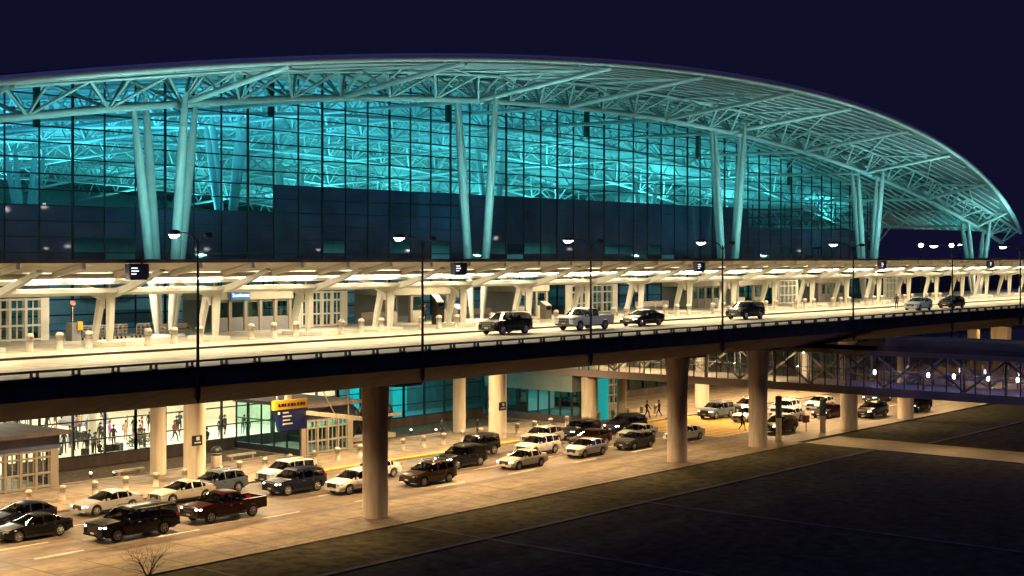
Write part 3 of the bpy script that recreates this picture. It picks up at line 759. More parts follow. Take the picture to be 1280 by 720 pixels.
# ------------------------------------------------------------------ vehicles (front faces -X)
def lerp_prof(pr, x):
    if x <= pr[0][0]: return pr[0][1]
    for (a, u), (c, v) in zip(pr[:-1], pr[1:]):
        if x <= c:
            t = (x - a) / (c - a) if c > a else 1
            return u + (v - u) * t
    return pr[-1][1]
def make_vehicle(name, S, label=''):
    """S: spec dict. One lofted shell split into body, windscreen, windows; wheels, lamps and trim added as parts."""
    L, W, H, zb, rw = S['L'], S['W'], S['H'], S.get('zb', .22), S.get('rw', .33)
    root = empty(name, (0, 0, 0), label, S['cat'])
    h = L / 2; top, belt = S['top'], S['belt']; xc, xrf, xrr, xb = S['cowl'], S['rf'], S['rr'], S['rb']
    end = S.get('end', h); wx = S['wheels']; ra = rw + .07
    key = {x for x, _ in top} | {x for x, _ in belt} | {xc, xrf, xrr, xb, -h, end} | set(S['pillars'])
    for p in S['pillars']: key |= {p - .045, p + .045}
    x = -h
    while x < end: key.add(round(x, 3)); x += .16
    for q in wx:
        for k in range(13): key.add(round(q + ra * math.cos(math.pi * k / 12), 4))
    st = sorted(k for k in key if -h <= k <= end); st2 = [st[0]]
    for k in st[1:]:
        if k - st2[-1] > .012: st2.append(k)
    st = st2
    def ring(x):
        e = min(x + h, h - x); tp = S.get('taper', .55)
        pf = 1 - S.get('nar', .1) * max(0, 1 - e / tp) ** 2
        w = W / 2 * pf; t = lerp_prof(top, x); bl = min(lerp_prof(belt, x), t - .03); s = max(0, min(1, (t - bl - .05) / (H - .95)))
        z0 = zb + max(0, .16 * (1 - (x + h) / .35)) * (x + h < .35) + max(0, .2 * (1 - (h - x) / .4)) * (h - x < .4)
        for q in wx:
            d = x - q
            if abs(d) < ra: z0 = max(z0, rw + math.sqrt(ra * ra - d * d))
        wr = w * (.95 - S.get('tumble', .2) * s)
        mid = max((zb + bl) / 2 + .06, z0 + .05); lo = max(zb + .13, z0 + .015)
        return [(0, z0), (w * .9, z0), (w * .975, lo), (w, mid), (w * .99, max(bl - .09, mid + .01)), (w * .955, bl),
                (wr, max(bl + .008, t - .1 * s - .012)), (wr * .88, t - .012 - .012 * s), (wr * .5, t), (0, t + .012)], s
    parts = {k: MB() for k in ('body', 'windscreen', 'rear_window', 'side_window')}
    sidew = {1: MB(), -1: MB()}
    rg = [ring(x) for x in st]
    for i in range(len(st) - 1):
        x0, x1 = st[i], st[i + 1]; xm = (x0 + x1) / 2
        for j in range(9):
            P = 'body'
            inp = any(abs(xm - p) < .05 for p in S['pillars'])
            if j == 5 and S['sw'][0] <= xm <= S['sw'][1] and not inp: P = 'side'
            if j >= 6 and xc + .02 < xm < xrf: P = 'windscreen'
            if j >= 6 and xrr < xm < xb - .0 and xb > xrr: P = 'rear_window'
            if j == 5 and xc < xm < xrf and not S['sw'][0] <= xm: P = 'body'
            for sd in (1, -1):
                a, b_ = rg[i][0][j], rg[i][0][j + 1]; c, d = rg[i + 1][0][j], rg[i + 1][0][j + 1]
                q = [(x0, sd * a[0], a[1]), (x1, sd * c[0], c[1]), (x1, sd * d[0], d[1]), (x0, sd * b_[0], b_[1])]
                tgt = sidew[sd] if P == 'side' else parts[P]
                tgt.add(q, [(0, 1, 2, 3)] if sd > 0 else [(3, 2, 1, 0)], 0, True)
    for i in (0, len(st) - 1):
        r = rg[i][0]; pts = [(st[i], y, z) for y, z in r] + [(st[i], -y, z) for y, z in r[-2:0:-1]]
        parts['body'].add(pts, [tuple(range(len(pts)))], 0)
    def weld(o):
        bm = bmesh.new(); bm.from_mesh(o.data); bmesh.ops.remove_doubles(bm, verts=bm.verts, dist=.001)
        for f in bm.faces: f.smooth = True
        for e in bm.edges:
            if len(e.link_faces) == 2 and e.calc_face_angle() > R(38): e.smooth = False
        bm.to_mesh(o.data); bm.free()
    body = parts['body'].build('body', M['white'], root); weld(body); root['_body'] = 1
    for k in ('windscreen', 'rear_window'):
        if parts[k].f: weld(parts[k].build(k, M['cglass'], root))
    for sd in (1, -1): weld(sidew[sd].build('side_window', M['cglass'], root))
    xs_ = [xc + 1.15, xc + 2.05] if not S.get('bed') else [xc + 1.15, xc + 1.75]
    hb_ = lerp_prof(belt, xc + 1.2)
    for xx in xs_:
        for sd in (1, -1):
            b = MB(); y = sd * W * .2
            b.b2(xx - .45, xx + .05, y - .24, y + .24, zb + .12, hb_ - .32); b.ext([(xx, hb_ - .33), (xx + .16, hb_ + .18), (xx + .26, hb_ + .18), (xx + .12, hb_ - .33)], 'y', y - .23, y + .23)
            b.b2(xx + .19, xx + .27, y - .12, y + .12, hb_ + .2, hb_ + .38); b.build('seat', M['seat'], root)
    b = MB(); b.b2(xc + .1, xc + .42, -W * .4, W * .4, hb_ - .35, hb_ - .02); b.build('dashboard', M['seat'], root)
    # wheels
    for q in wx:
        for sd in (1, -1):
            y = sd * (W / 2 - .12); b = MB()
            prof = [(rw * .62, -.1), (rw * .93, -.11), (rw, -.075), (rw, .075), (rw * .93, .11), (rw * .62, .1)]
            n = 22
            vs = [(q + r * math.cos(2 * math.pi * k / n), y + t, rw + r * math.sin(2 * math.pi * k / n)) for r, t in prof for k in range(n)]
            b.add(vs, [(i * n + k, i * n + (k + 1) % n, (i + 1) * n + (k + 1) % n, (i + 1) * n + k) for i in range(5) for k in range(n)] + [tuple(range(n)), tuple(range(5 * n, 6 * n))], 0, False)
            wl = b.build('wheel', M['rubber'], root)
            b = MB()
            for k in range(S.get('spokes', 6)):
                t = 2 * math.pi * k / S.get('spokes', 6); yo = y + sd * .112
                b.tube((q, yo, rw), (q + rw * .6 * math.cos(t), yo - sd * .02, rw + rw * .6 * math.sin(t)), .05, .04, 5)
            for k in range(18):
                t, t2 = 2 * math.pi * k / 18, 2 * math.pi * (k + 1) / 18
                b.tube((q + rw * .62 * math.cos(t), y + sd * .1, rw + rw * .62 * math.sin(t)), (q + rw * .62 * math.cos(t2), y + sd * .1, rw + rw * .62 * math.sin(t2)), .025, n=4, cap=False)
            b.build('rim', M['rim'], wl)
    # front end
    zh = S['zh']; yw = W / 2 * (1 - S.get('nar', .1)) ; xf = -h
    for sd in (1, -1):
        b = MB(); p = [(xf - .02, yw * .68), (xf - .015, yw * .9), (xf + .2, yw * 1.03), (xf + .3, yw * 1.03), (xf + .2, yw * .75)]
        b.ext([(a, sd * c) for a, c in p], 'z', zh - .06, zh + .05); b.build('headlight', M['headoff'], root)
        b = MB(); xe = h + .015
        b.ext([(xe, sd * yw * .62), (xe, sd * yw * .97), (xe - .3, sd * yw * 1.045), (xe - .3, sd * yw * .9), (xe - .1, sd * yw * .62)], 'z', S['zt'] - .1, S['zt'] + .1); b.build('tail_light', M['tail'], root)
        b = MB(); mx, mz = xc + .42, lerp_prof(belt, xc + .4) + .1
        b.path([(mx, sd * (W / 2 - .05), mz - .03), (mx - .01, sd * (W / 2 + .06), mz), (mx - .01, sd * (W / 2 + .17), mz + .02), (mx, sd * (W / 2 + .2), mz + .02)], [.03, .07, .075, .03], 8)
        b.build('mirror', M['white'], root)
        b = MB()
        for p in S['handles']: b.b2(p - .09, p + .09, sd * (W / 2 + .0) - .025, sd * (W / 2) + .025, lerp_prof(belt, p) - .17, lerp_prof(belt, p) - .13)
        b.build('door_handle', M['chrome'], root)
        b = MB(); b.b2(wx[0] + ra, wx[1] - ra, sd * W / 2 * .985 - .02, sd * W / 2 * .985 + .02, zb - .01, zb + .1); b.build('sill', M['trim'], root)
    gh = S.get('grille', .11)
    b = MB(); b.b2(xf - .03, xf + .12, -yw * .56, yw * .56, zh - .1 - gh, zh + .07)
    gr = b.build('grille', M['trim'], root)
    b = MB()
    for k in range(3): z = zh - .06 - gh + (gh + .12) * k / 2; b.b2(xf - .042, xf - .031, -yw * .54, yw * .54, z - .012, z + .012)
    b.build('grille_bar', M['chrome'], gr)
    b = MB(); b.b2(xf - .045, xf + .2, -yw * .97, yw * .97, zb + .08, zb + .2); b.b2(xf - .02, xf + .1, -yw * .6, yw * .6, zb + .21, zb + .31); b.build('front_bumper', S.get('bm') or M['trim'], root)
    b = MB(); b.b2(h - .2, h + .04, -yw * .97, yw * .97, zb + .14, zb + .28); b.build('rear_bumper', S.get('bm') or M['trim'], root)
    MB().b2(xf - .052, xf - .046, -.17, .17, zb + .2, zb + .3).build('licence_plate', M['plate'], root)
    MB().b2(h + .02, h + .045, -.17, .17, S['zt'] - .16, S['zt'] - .05).build('licence_plate', M['plate'], root)
    if S.get('rails'):
        for sd in (1, -1):
            y = sd * W / 2 * .66; b = MB(); b.path([(xrf + .15, y, H - .0), (xrf + .3, y, H + .05), (xrr - .15, y, H + .05), (xrr, y, H - .02)], .022, 6); b.build('roof_rail', M['chrome'] if S['rails'] == 2 else M['trim'], root)
    if S.get('bed'):
        z = S['bed']; x0 = end + .03
        def sidepoly():
            p = [(x0, z)]; p.append((x0, zb + .12))
            q = wx[1]
            for k in range(11):
                t = math.pi - math.pi * k / 10; p.append((q + ra * math.cos(t), max(zb + .12, rw + ra * math.sin(t))))
            return p + [(h, zb + .2), (h, z)]
        b = MB()
        for sd in (1, -1): b.ext(sidepoly(), 'y', sd * (W / 2 * .985), sd * (W / 2 * .985 - .12))
        b.b2(h - .07, h - .001, -W / 2 + .14, W / 2 - .14, zb + .3, z - .01); b.b2(x0, x0 + .05, -W / 2 + .14, W / 2 - .14, zb + .3, z + .0)
        b.b2(x0 + .05, h - .07, -W / 2 + .14, W / 2 - .14, .62, .7)
        b.build('cargo_bed', M['white'], root)
    if S.get('spare'):
        b = MB(); n = 20
        b.tube((h + .0, .1, 1.0), (h + .2, .1, 1.0), .35, .33, 20); b.build('spare_wheel', M['rubber'], root)
    return root
def prof(*p): return list(p)
SPEC = {}
SPEC['saloon'] = dict(cat='car', L=4.6, W=1.8, H=1.44, wheels=(-1.4, 1.38), top=[(-2.3, .66), (-2.1, .76), (-1.6, .86), (-1.0, .94), (-.1, 1.37), (.25, 1.435), (.75, 1.42), (1.05, 1.36), (1.75, 1.06), (2.1, 1.04), (2.3, .94)],
    belt=[(-2.3, .6), (-1.0, .88), (1.6, .97), (2.3, .88)], cowl=-1.0, rf=-.1, rr=1.05, rb=1.75, sw=(-.62, 1.42), pillars=[.32, 1.12], zh=.65, zt=.84, handles=(.2, .98))
SPEC['hatch'] = dict(cat='car', L=4.3, W=1.77, H=1.5, wheels=(-1.32, 1.28), top=[(-2.15, .66), (-1.95, .8), (-1.3, .95), (-1.05, 1.0), (-.15, 1.42), (.3, 1.5), (.9, 1.48), (1.5, 1.38), (2.0, 1.06), (2.15, .92)],
    belt=[(-2.15, .6), (-1.05, .92), (1.7, 1.03), (2.15, .9)], cowl=-1.05, rf=-.15, rr=1.5, rb=2.0, sw=(-.68, 1.62), pillars=[.3, 1.15], zh=.68, zt=.9, handles=(.2, 1.0))
SPEC['cross'] = dict(cat='car', L=4.55, W=1.84, H=1.66, zb=.26, rw=.36, wheels=(-1.36, 1.34), top=[(-2.27, .76), (-2.12, .9), (-1.5, 1.03), (-1.1, 1.08), (-.3, 1.56), (.1, 1.66), (1.1, 1.65), (1.75, 1.56), (2.14, 1.12), (2.27, .98)],
    belt=[(-2.27, .7), (-1.1, 1.0), (1.8, 1.1), (2.27, .96)], cowl=-1.1, rf=-.3, rr=1.75, rb=2.14, sw=(-.78, 1.85), pillars=[.22, 1.15], zh=.78, zt=1.0, handles=(.1, 1.0), rails=2, grille=.16)
SPEC['suv'] = dict(cat='car', L=4.65, W=1.88, H=1.74, zb=.28, rw=.38, wheels=(-1.4, 1.36), top=[(-2.32, .84), (-2.2, 1.0), (-1.5, 1.1), (-1.1, 1.13), (-.45, 1.64), (-.1, 1.74), (1.3, 1.73), (2.0, 1.66), (2.22, 1.14), (2.32, 1.0)],
    belt=[(-2.32, .78), (-1.1, 1.06), (2.1, 1.12), (2.32, .98)], cowl=-1.1, rf=-.45, rr=2.0, rb=2.22, sw=(-.84, 2.02), pillars=[.1, 1.02], zh=.86, zt=1.08, handles=(0, .9), rails=1, grille=.2, tumble=.15)
SPEC['bigsuv'] = dict(cat='car', L=5.65, W=2.0, H=1.86, zb=.32, rw=.4, wheels=(-1.75, 1.6), top=[(-2.82, .98), (-2.74, 1.12), (-2.0, 1.2), (-1.5, 1.23), (-.8, 1.76), (-.45, 1.86), (2.1, 1.86), (2.6, 1.8), (2.76, 1.22), (2.82, 1.05)],
    belt=[(-2.82, .9), (-1.5, 1.15), (2.6, 1.2), (2.82, 1.02)], cowl=-1.5, rf=-.8, rr=2.6, rb=2.76, sw=(-1.2, 2.6), pillars=[-.1, 1.05], zh=.95, zt=1.1, handles=(-.2, .95), rails=1, grille=.28, tumble=.13, nar=.05)
SPEC['pickup'] = dict(cat='pickup truck', L=5.6, W=1.98, H=1.84, zb=.36, rw=.4, wheels=(-1.78, 1.62), top=[(-2.8, 1.0), (-2.72, 1.12), (-2.0, 1.2), (-1.45, 1.23), (-.8, 1.74), (-.45, 1.84), (.45, 1.83), (.72, 1.74), (.86, 1.2), (.9, 1.16)],
    belt=[(-2.8, .92), (-1.45, 1.14), (.9, 1.14)], cowl=-1.45, rf=-.8, rr=.72, rb=.86, end=.9, sw=(-1.15, .7), pillars=[-.1], zh=.98, zt=1.0, handles=(-.2, .6), grille=.3, bed=1.22, tumble=.14, nar=.05)
SPEC['boxy'] = dict(cat='car', L=4.25, W=1.86, H=1.82, zb=.4, rw=.41, wheels=(-1.32, 1.3), top=[(-2.12, .98), (-2.05, 1.1), (-1.3, 1.17), (-.85, 1.2), (-.6, 1.72), (-.4, 1.8), (1.6, 1.82), (2.02, 1.78), (2.1, 1.2), (2.12, 1.1)],
    belt=[(-2.12, .95), (-.85, 1.13), (2.1, 1.15)], cowl=-.85, rf=-.6, rr=2.02, rb=2.1, sw=(-.62, 1.95), pillars=[.2, 1.05], zh=.98, zt=1.0, handles=(.05, .95), grille=.2, tumble=.08, nar=.04, spare=1)
SPEC['minivan'] = dict(cat='car', L=4.95, W=1.94, H=1.72, zb=.22, rw=.35, wheels=(-1.5, 1.45), top=[(-2.47, .72), (-2.3, .88), (-1.8, 1.02), (-1.5, 1.08), (-.45, 1.6), (0, 1.72), (1.5, 1.72), (2.1, 1.64), (2.38, 1.12), (2.47, .98)],
    belt=[(-2.47, .66), (-1.5, 1.0), (2.2, 1.08), (2.47, .95)], cowl=-1.5, rf=-.45, rr=2.1, rb=2.38, sw=(-1.0, 2.12), pillars=[-.05, 1.05], zh=.76, zt=1.1, handles=(-.15, .9), grille=.14)
NM = dict(saloon='saloon_car', hatch='hatchback_car', cross='crossover_car', suv='sport_utility_car', bigsuv='large_utility_car', pickup='pickup_truck', boxy='boxy_offroad_car', minivan='minivan')
PROTO = {}
PAINT = {}
def paint(n, c, metal=.0, rough=.28):
    PAINT[n] = mat(n + '_car_paint', c, rough, metal, var=.05, scale=.8, coat=.22, spec=.16)
paint('white', (.74, .74, .75)); paint('silver', (.5, .5, .52), .25); paint('black', (.006, .006, .008)); paint('navy', (.008, .011, .03)); paint('darkgrey', (.05, .052, .06), .4)
paint('red', (.026, .0045, .006), .2); paint('brown', (.04, .022, .016), .3); paint('pale', (.6, .68, .66)); paint('champagne', (.55, .54, .5), .2); paint('bluegrey', (.16, .2, .27), .4); paint('maroon', (.03, .008, .011), .2)
def vehicle(kind, x, y, z, col, label, lit=0, grp='cars waiting on the lower road', rz=0, beam=0):
    if kind not in PROTO: PROTO[kind] = make_vehicle(NM[kind], SPEC[kind])
    o = dup(PROTO[kind], (x, y, z), label, rz); o['group'] = grp
    for ch in o.children:
        n = ch.name.split('.')[0]
        if n in ('body', 'mirror', 'cargo_bed') or (n in ('front_bumper', 'rear_bumper') and kind not in ('suv', 'boxy', 'pickup')):
            s = ch.material_slots[0]; s.link = 'OBJECT'; s.material = PAINT[col]
        elif n == 'headlight':
            s = ch.material_slots[0]; s.link = 'OBJECT'; s.material = M['head'] if lit else M['headoff']
    if beam:
        hx = SPEC[kind]['L'] / 2 + .1
        light('headlight_beam', 'SPOT', (x - hx, y - .4, z + SPEC[kind]['zh']), 260 * beam, (1, .95, .85), (R(90 - 9), 0, R(90)), spot_size=R(62), spot_blend=.7, shadow_soft_size=.08)
    return o
J = lambda a: random.uniform(-a, a)
for kind, x, y, col, lb, lit, bm_ in (
    ('saloon', 48.3, 78.6, 'black', 'black saloon at the far left edge, tail end just inside the photo', 0, 0),
    ('hatch', 49.9, 82.6, 'navy', 'dark blue hatchback behind the black saloon at the far left edge', 0, 0),
    ('saloon', 56.4, 82.7, 'silver', 'silver saloon with lit headlights left of all, beyond the big black utility car', 1, .6),
    ('saloon', 62.3, 82.4, 'champagne', 'pale saloon mostly hidden behind the big black utility car', 0, 0),
    ('bigsuv', 52.5, 74.3, 'black', 'big black utility car with one bright headlight in the nearest lane', 1, .8),
    ('pickup', 59.9, 74.8, 'red', 'dark red pickup truck close behind the big black utility car', 1, .4),
    ('cross', 65.9, 83.2, 'bluegrey', 'silver blue crossover under the cream columns', 0, 0),
    ('suv', 72.4, 83.0, 'white', 'white off-roader partly behind the navy one near the trash bin', 0, 0),
    ('suv', 69.9, 79.2, 'navy', 'navy off-roader between the red pickup and the white crossover', 1, 0),
    ('cross', 72.9, 76.1, 'white', 'white crossover whose tail is hidden by the left front column', 0, 0),
    ('saloon', 78.2, 79.6, 'white', 'white saloon whose tail shows just right of the left front column', 0, 0),
    ('cross', 79.1, 74.6, 'brown', 'dark brown crossover in the nearest lane right of the left front column', 0, 0),
    ('suv', 87.1, 78.5, 'black', 'black off-roader in front of the boxy black one', 1, 0),
    ('boxy', 93.0, 82.0, 'black', 'boxy black off-roader beside the wide cream column', 0, 0),
    ('saloon', 90.1, 74.5, 'champagne', 'champagne saloon with bright headlight shining on the road', 1, 1),
    ('cross', 97.0, 78.5, 'white', 'white crossover behind the champagne saloon', 0, 0),
    ('cross', 102.3, 82.3, 'champagne', 'pale crossover farther back, next to the wide cream column, in the kerb lane', 0, 0),
    ('hatch', 98.8, 74.6, 'silver', 'silver hatchback in the nearest lane behind the champagne saloon', 0, 0),
    ('suv', 108.0, 82.2, 'black', 'black off-roader in the kerb lane left of the footbridge corner column', 1, 0),
    ('hatch', 104.4, 78.3, 'maroon', 'dark maroon hatchback in the middle lane behind the silver hatchback', 0, 0),
    ('hatch', 105.6, 74.3, 'darkgrey', 'dark grey hatchback left of the second front column, nearest lane', 0, 0),
    ('minivan', 115.0, 82.0, 'navy', 'dark minivan in the kerb lane in front of the teal wall', 1, .3),
    ('saloon', 111.0, 77.8, 'silver', 'silver saloon behind the dark grey hatchback, middle lane', 0, 0),
    ('saloon', 113.0, 73.9, 'pale', 'pale mint saloon half hidden by the second front column', 0, 0),
    ('suv', 131.0, 81.6, 'bluegrey', 'grey blue off-roader waiting beyond the yellow crossing', 1, .3),
    ('cross', 137.6, 81.6, 'darkgrey', 'dark grey crossover behind the grey blue off-roader', 1, 0),
    ('saloon', 130.6, 77.4, 'white', 'white saloon left of the third front column beyond the crossing', 0, 0),
    ('cross', 138.4, 77.6, 'white', 'white crossover right of the third front column, farther back', 0, 0),
    ('hatch', 132.6, 74.0, 'white', 'white hatchback just behind the black car right of the third front column', 0, 0),
    ('cross', 124.2, 70.2, 'black', 'black crossover right of the third front column behind the slim wrapped post', 1, 0),
    ('saloon', 139.4, 72.9, 'maroon', 'maroon saloon left of the second slim wrapped post', 1, 0),
    ('hatch', 146.0, 77.4, 'silver', 'silver hatchback above the maroon saloon, farther back', 1, 0),
    ('cross', 142.6, 69.4, 'black', 'black crossover right of the second slim wrapped post', 1, 0),
    ('saloon', 158.0, 76.2, 'darkgrey', 'dark saloon with bright headlight under the footbridge beyond the reddish column', 1, 1),
    ('cross', 151.2, 68.3, 'black', 'black crossover behind the rightmost column under the footbridge', 1, .5)):
    vehicle(kind, x, y, 0, col, lb, lit, beam=bm_, rz=R(J(1.2)))
for kind, x, y, col, lb, lit, bm_ in (
    ('suv', 86.6, 73.3, 'black', 'black off-roader leftmost on the upper road', 0, 0),
    ('pickup', 95.8, 72.5, 'white', 'silver pickup truck on the upper road', 0, 0),
    ('saloon', 104.8, 72.9, 'black', 'black saloon with lit headlight on the upper road', 1, .4),
    ('suv', 122.7, 73.1, 'navy', 'dark off-roader alone on the upper road right of the black saloon', 0, 0),
    ('hatch', 155.9, 70.2, 'pale', 'pale blue hatchback at the right end of the upper road', 0, 0),
    ('hatch', 165.2, 70.2, 'maroon', 'small dark red hatchback farthest right on the upper road', 0, 0)):
    vehicle(kind, x, y, 11, col, lb, lit, 'cars on the upper road', beam=bm_)

# ------------------------------------------------------------------ people
def make_person(name, pose):
    """one continuous skinned body, hair as a child"""
    V = []; E = []; RD = []
    def v(p, r, par=None):
        V.append(p); RD.append(r if isinstance(r, tuple) else (r, r))
        if par is not None: E.append((par, len(V) - 1))
        return len(V) - 1
    sit = pose == 'sit'; walk = pose == 'walk'; bend = pose == 'bend'
    hz = .50 if sit else .93
    fx_ = .16 if bend else 0
    pel = v((0, 0, hz), (.15, .12)); wa = v((fx_ * .4, 0, hz + .17), (.13, .1), pel); ch = v((fx_, 0, hz + .38), (.165, .11), wa)
    nb = v((fx_ * 1.3, 0, hz + .53), (.075, .07), ch); ne = v((fx_ * 1.5 + .01, 0, hz + .59), (.052, .052), nb)
    hd = v((fx_ * 1.6 + .03, 0, hz + .68), (.082, .1), ne); v((fx_ * 1.6 + .025, 0, hz + .79), (.06, .075), hd)
    v((fx_ * 1.6 + .125, 0, hz + .685), .014, hd)  # nose
    for s in (1, -1):
        sh = v((fx_, s * .18, hz + .47), .062, ch)
        if walk: el = (.14 * s, s * .23, hz + .22); wr = (.14 * s + .16, s * .22, hz + .02)
        elif sit: el = (.05, s * .24, hz + .2); wr = (.28, s * .15, hz + .12)
        elif pose == 'hold': el = (.05, s * .24, hz + .2); wr = (.3, s * .1, hz + .26)
        elif bend: el = (.24, s * .2, hz + .2); wr = (.38, s * .16, hz - .02)
        else: el = (.0, s * .25, hz + .18); wr = (.06, s * .25, hz - .05)
        e = v(el, .045, sh); w_ = v(wr, .032, e)
        d = (Vector(wr) - Vector(el)).normalized()
        pm = v(tuple(Vector(wr) + d * .07), (.034, .022), w_)
        for k in range(4):
            o = Vector((0, 0, 0)) + Vector((.022 * (k - 1.5), 0, 0)) if abs(d.z) > .6 else Vector((0, .022 * (k - 1.5), 0))
            f1 = v(tuple(Vector(wr) + d * .12 + o), .0095, pm); v(tuple(Vector(wr) + d * (.165 - .008 * abs(k - 1.4)) + o + Vector((.012, -s * .01, -.012))), .008, f1)
        t1 = v(tuple(Vector(wr) + d * .07 + Vector((.03, -s * .03, 0))), .011, w_); v(tuple(Vector(wr) + d * .11 + Vector((.045, -s * .03, 0))), .009, t1)
        hp = v((0, s * .095, hz - .06), .095, pel)
        if sit: kn = (.43, s * .12, hz - .02); an = (.42, s * .12, .09)
        elif walk: kn = (.2 if s > 0 else -.03, s * .1, .5); an = (.24 if s > 0 else -.3, s * .1, .09 if s > 0 else .14)
        else: kn = (.02, s * .11, .5); an = (-.01, s * .12, .09)
        k_ = v(kn, .062, hp); a_ = v(an, .042, k_); v((an[0] + .14, an[1] + s * .02, .035), (.04, .03), a_)
    me = bpy.data.meshes.new(name); me.from_pydata(V, E, []); o = bpy.data.objects.new(name, me); COL.objects.link(o)
    m = o.modifiers.new('s', 'SKIN'); m.use_smooth_shade = True
    for i, r in enumerate(RD): me.skin_vertices[0].data[i].radius = r
    me.skin_vertices[0].data[0].use_root = True
    sb = o.modifiers.new('u', 'SUBSURF'); sb.levels = 1; sb.render_levels = 1
    dg = bpy.context.evaluated_depsgraph_get(); m2 = bpy.data.meshes.new_from_object(o.evaluated_get(dg))
    bpy.data.objects.remove(o); m2.name = name
    o = bpy.data.objects.new(name, m2); COL.objects.link(o)
    m2.materials.clear()
    for q in (M['dark'], M['dark'], M['skin']): m2.materials.append(q)
    nx = fx_ * 1.6
    for p in m2.polygons:
        c = p.center; p.use_smooth = True
        hand = abs(c.y) > .09 and False
        p.material_index = 2 if c.z > hz + .565 else (1 if c.z < hz - .02 or (sit and c.x > .12 and c.z < hz + .1) else 0)
        if pose in ('stand', 'walk') and abs(c.y) > .2 and c.z < hz - .04 and c.z > hz - .25: p.material_index = 2
        if pose in ('hold', 'bend', 'sit') and c.x > wrx(pose) and c.z > (hz - .2 if bend else hz + .08): p.material_index = 2
    hb = MB(); n = 12; cz = hz + .735; cx_ = nx + .012
    prof_ = [(.098, -.06), (.102, 0), (.092, .05), (.062, .095), (.02, .112)]
    hb.lathe(prof_, (cx_, 0, cz), 12); h = hb.build('hair', M['hair'], o)
    return o
def wrx(p): return {'hold': .3, 'bend': .39, 'sit': .28}[p]
CL = {}
for n, c in dict(black=(.012, .012, .016), navy=(.02, .03, .07), grey=(.12, .12, .13), purple=(.25, .08, .3), tan=(.35, .24, .14), red=(.25, .03, .03), white=(.55, .55, .52), green=(.03, .12, .07), blue=(.04, .1, .22), denim=(.05, .08, .14), yellow=(.55, .4, .05), pink=(.5, .18, .2)).items():
    CL[n] = mat(n + '_clothing', c, .85, var=.15, scale=8)
PP = {}
def person(pose, x, y, z, top, leg, label, rz=0, sc_=1.0, grp=None):
    if pose not in PP: PP[pose] = make_person('person', pose)
    src = PP[pose]
    if not src.get('_u'): o = src; src['_u'] = 1
    else: o = copy_tree(src)
    o.location = (x, y, z); o.rotation_euler = (0, 0, R(rz)); o.scale = (sc_,) * 3
    for i, c in ((0, top), (1, leg)):
        s = o.material_slots[i]; s.link = 'OBJECT'; s.material = CL[c]
    tag(o, label, 'person', grp); return o
IN = 'people inside the lower hall'
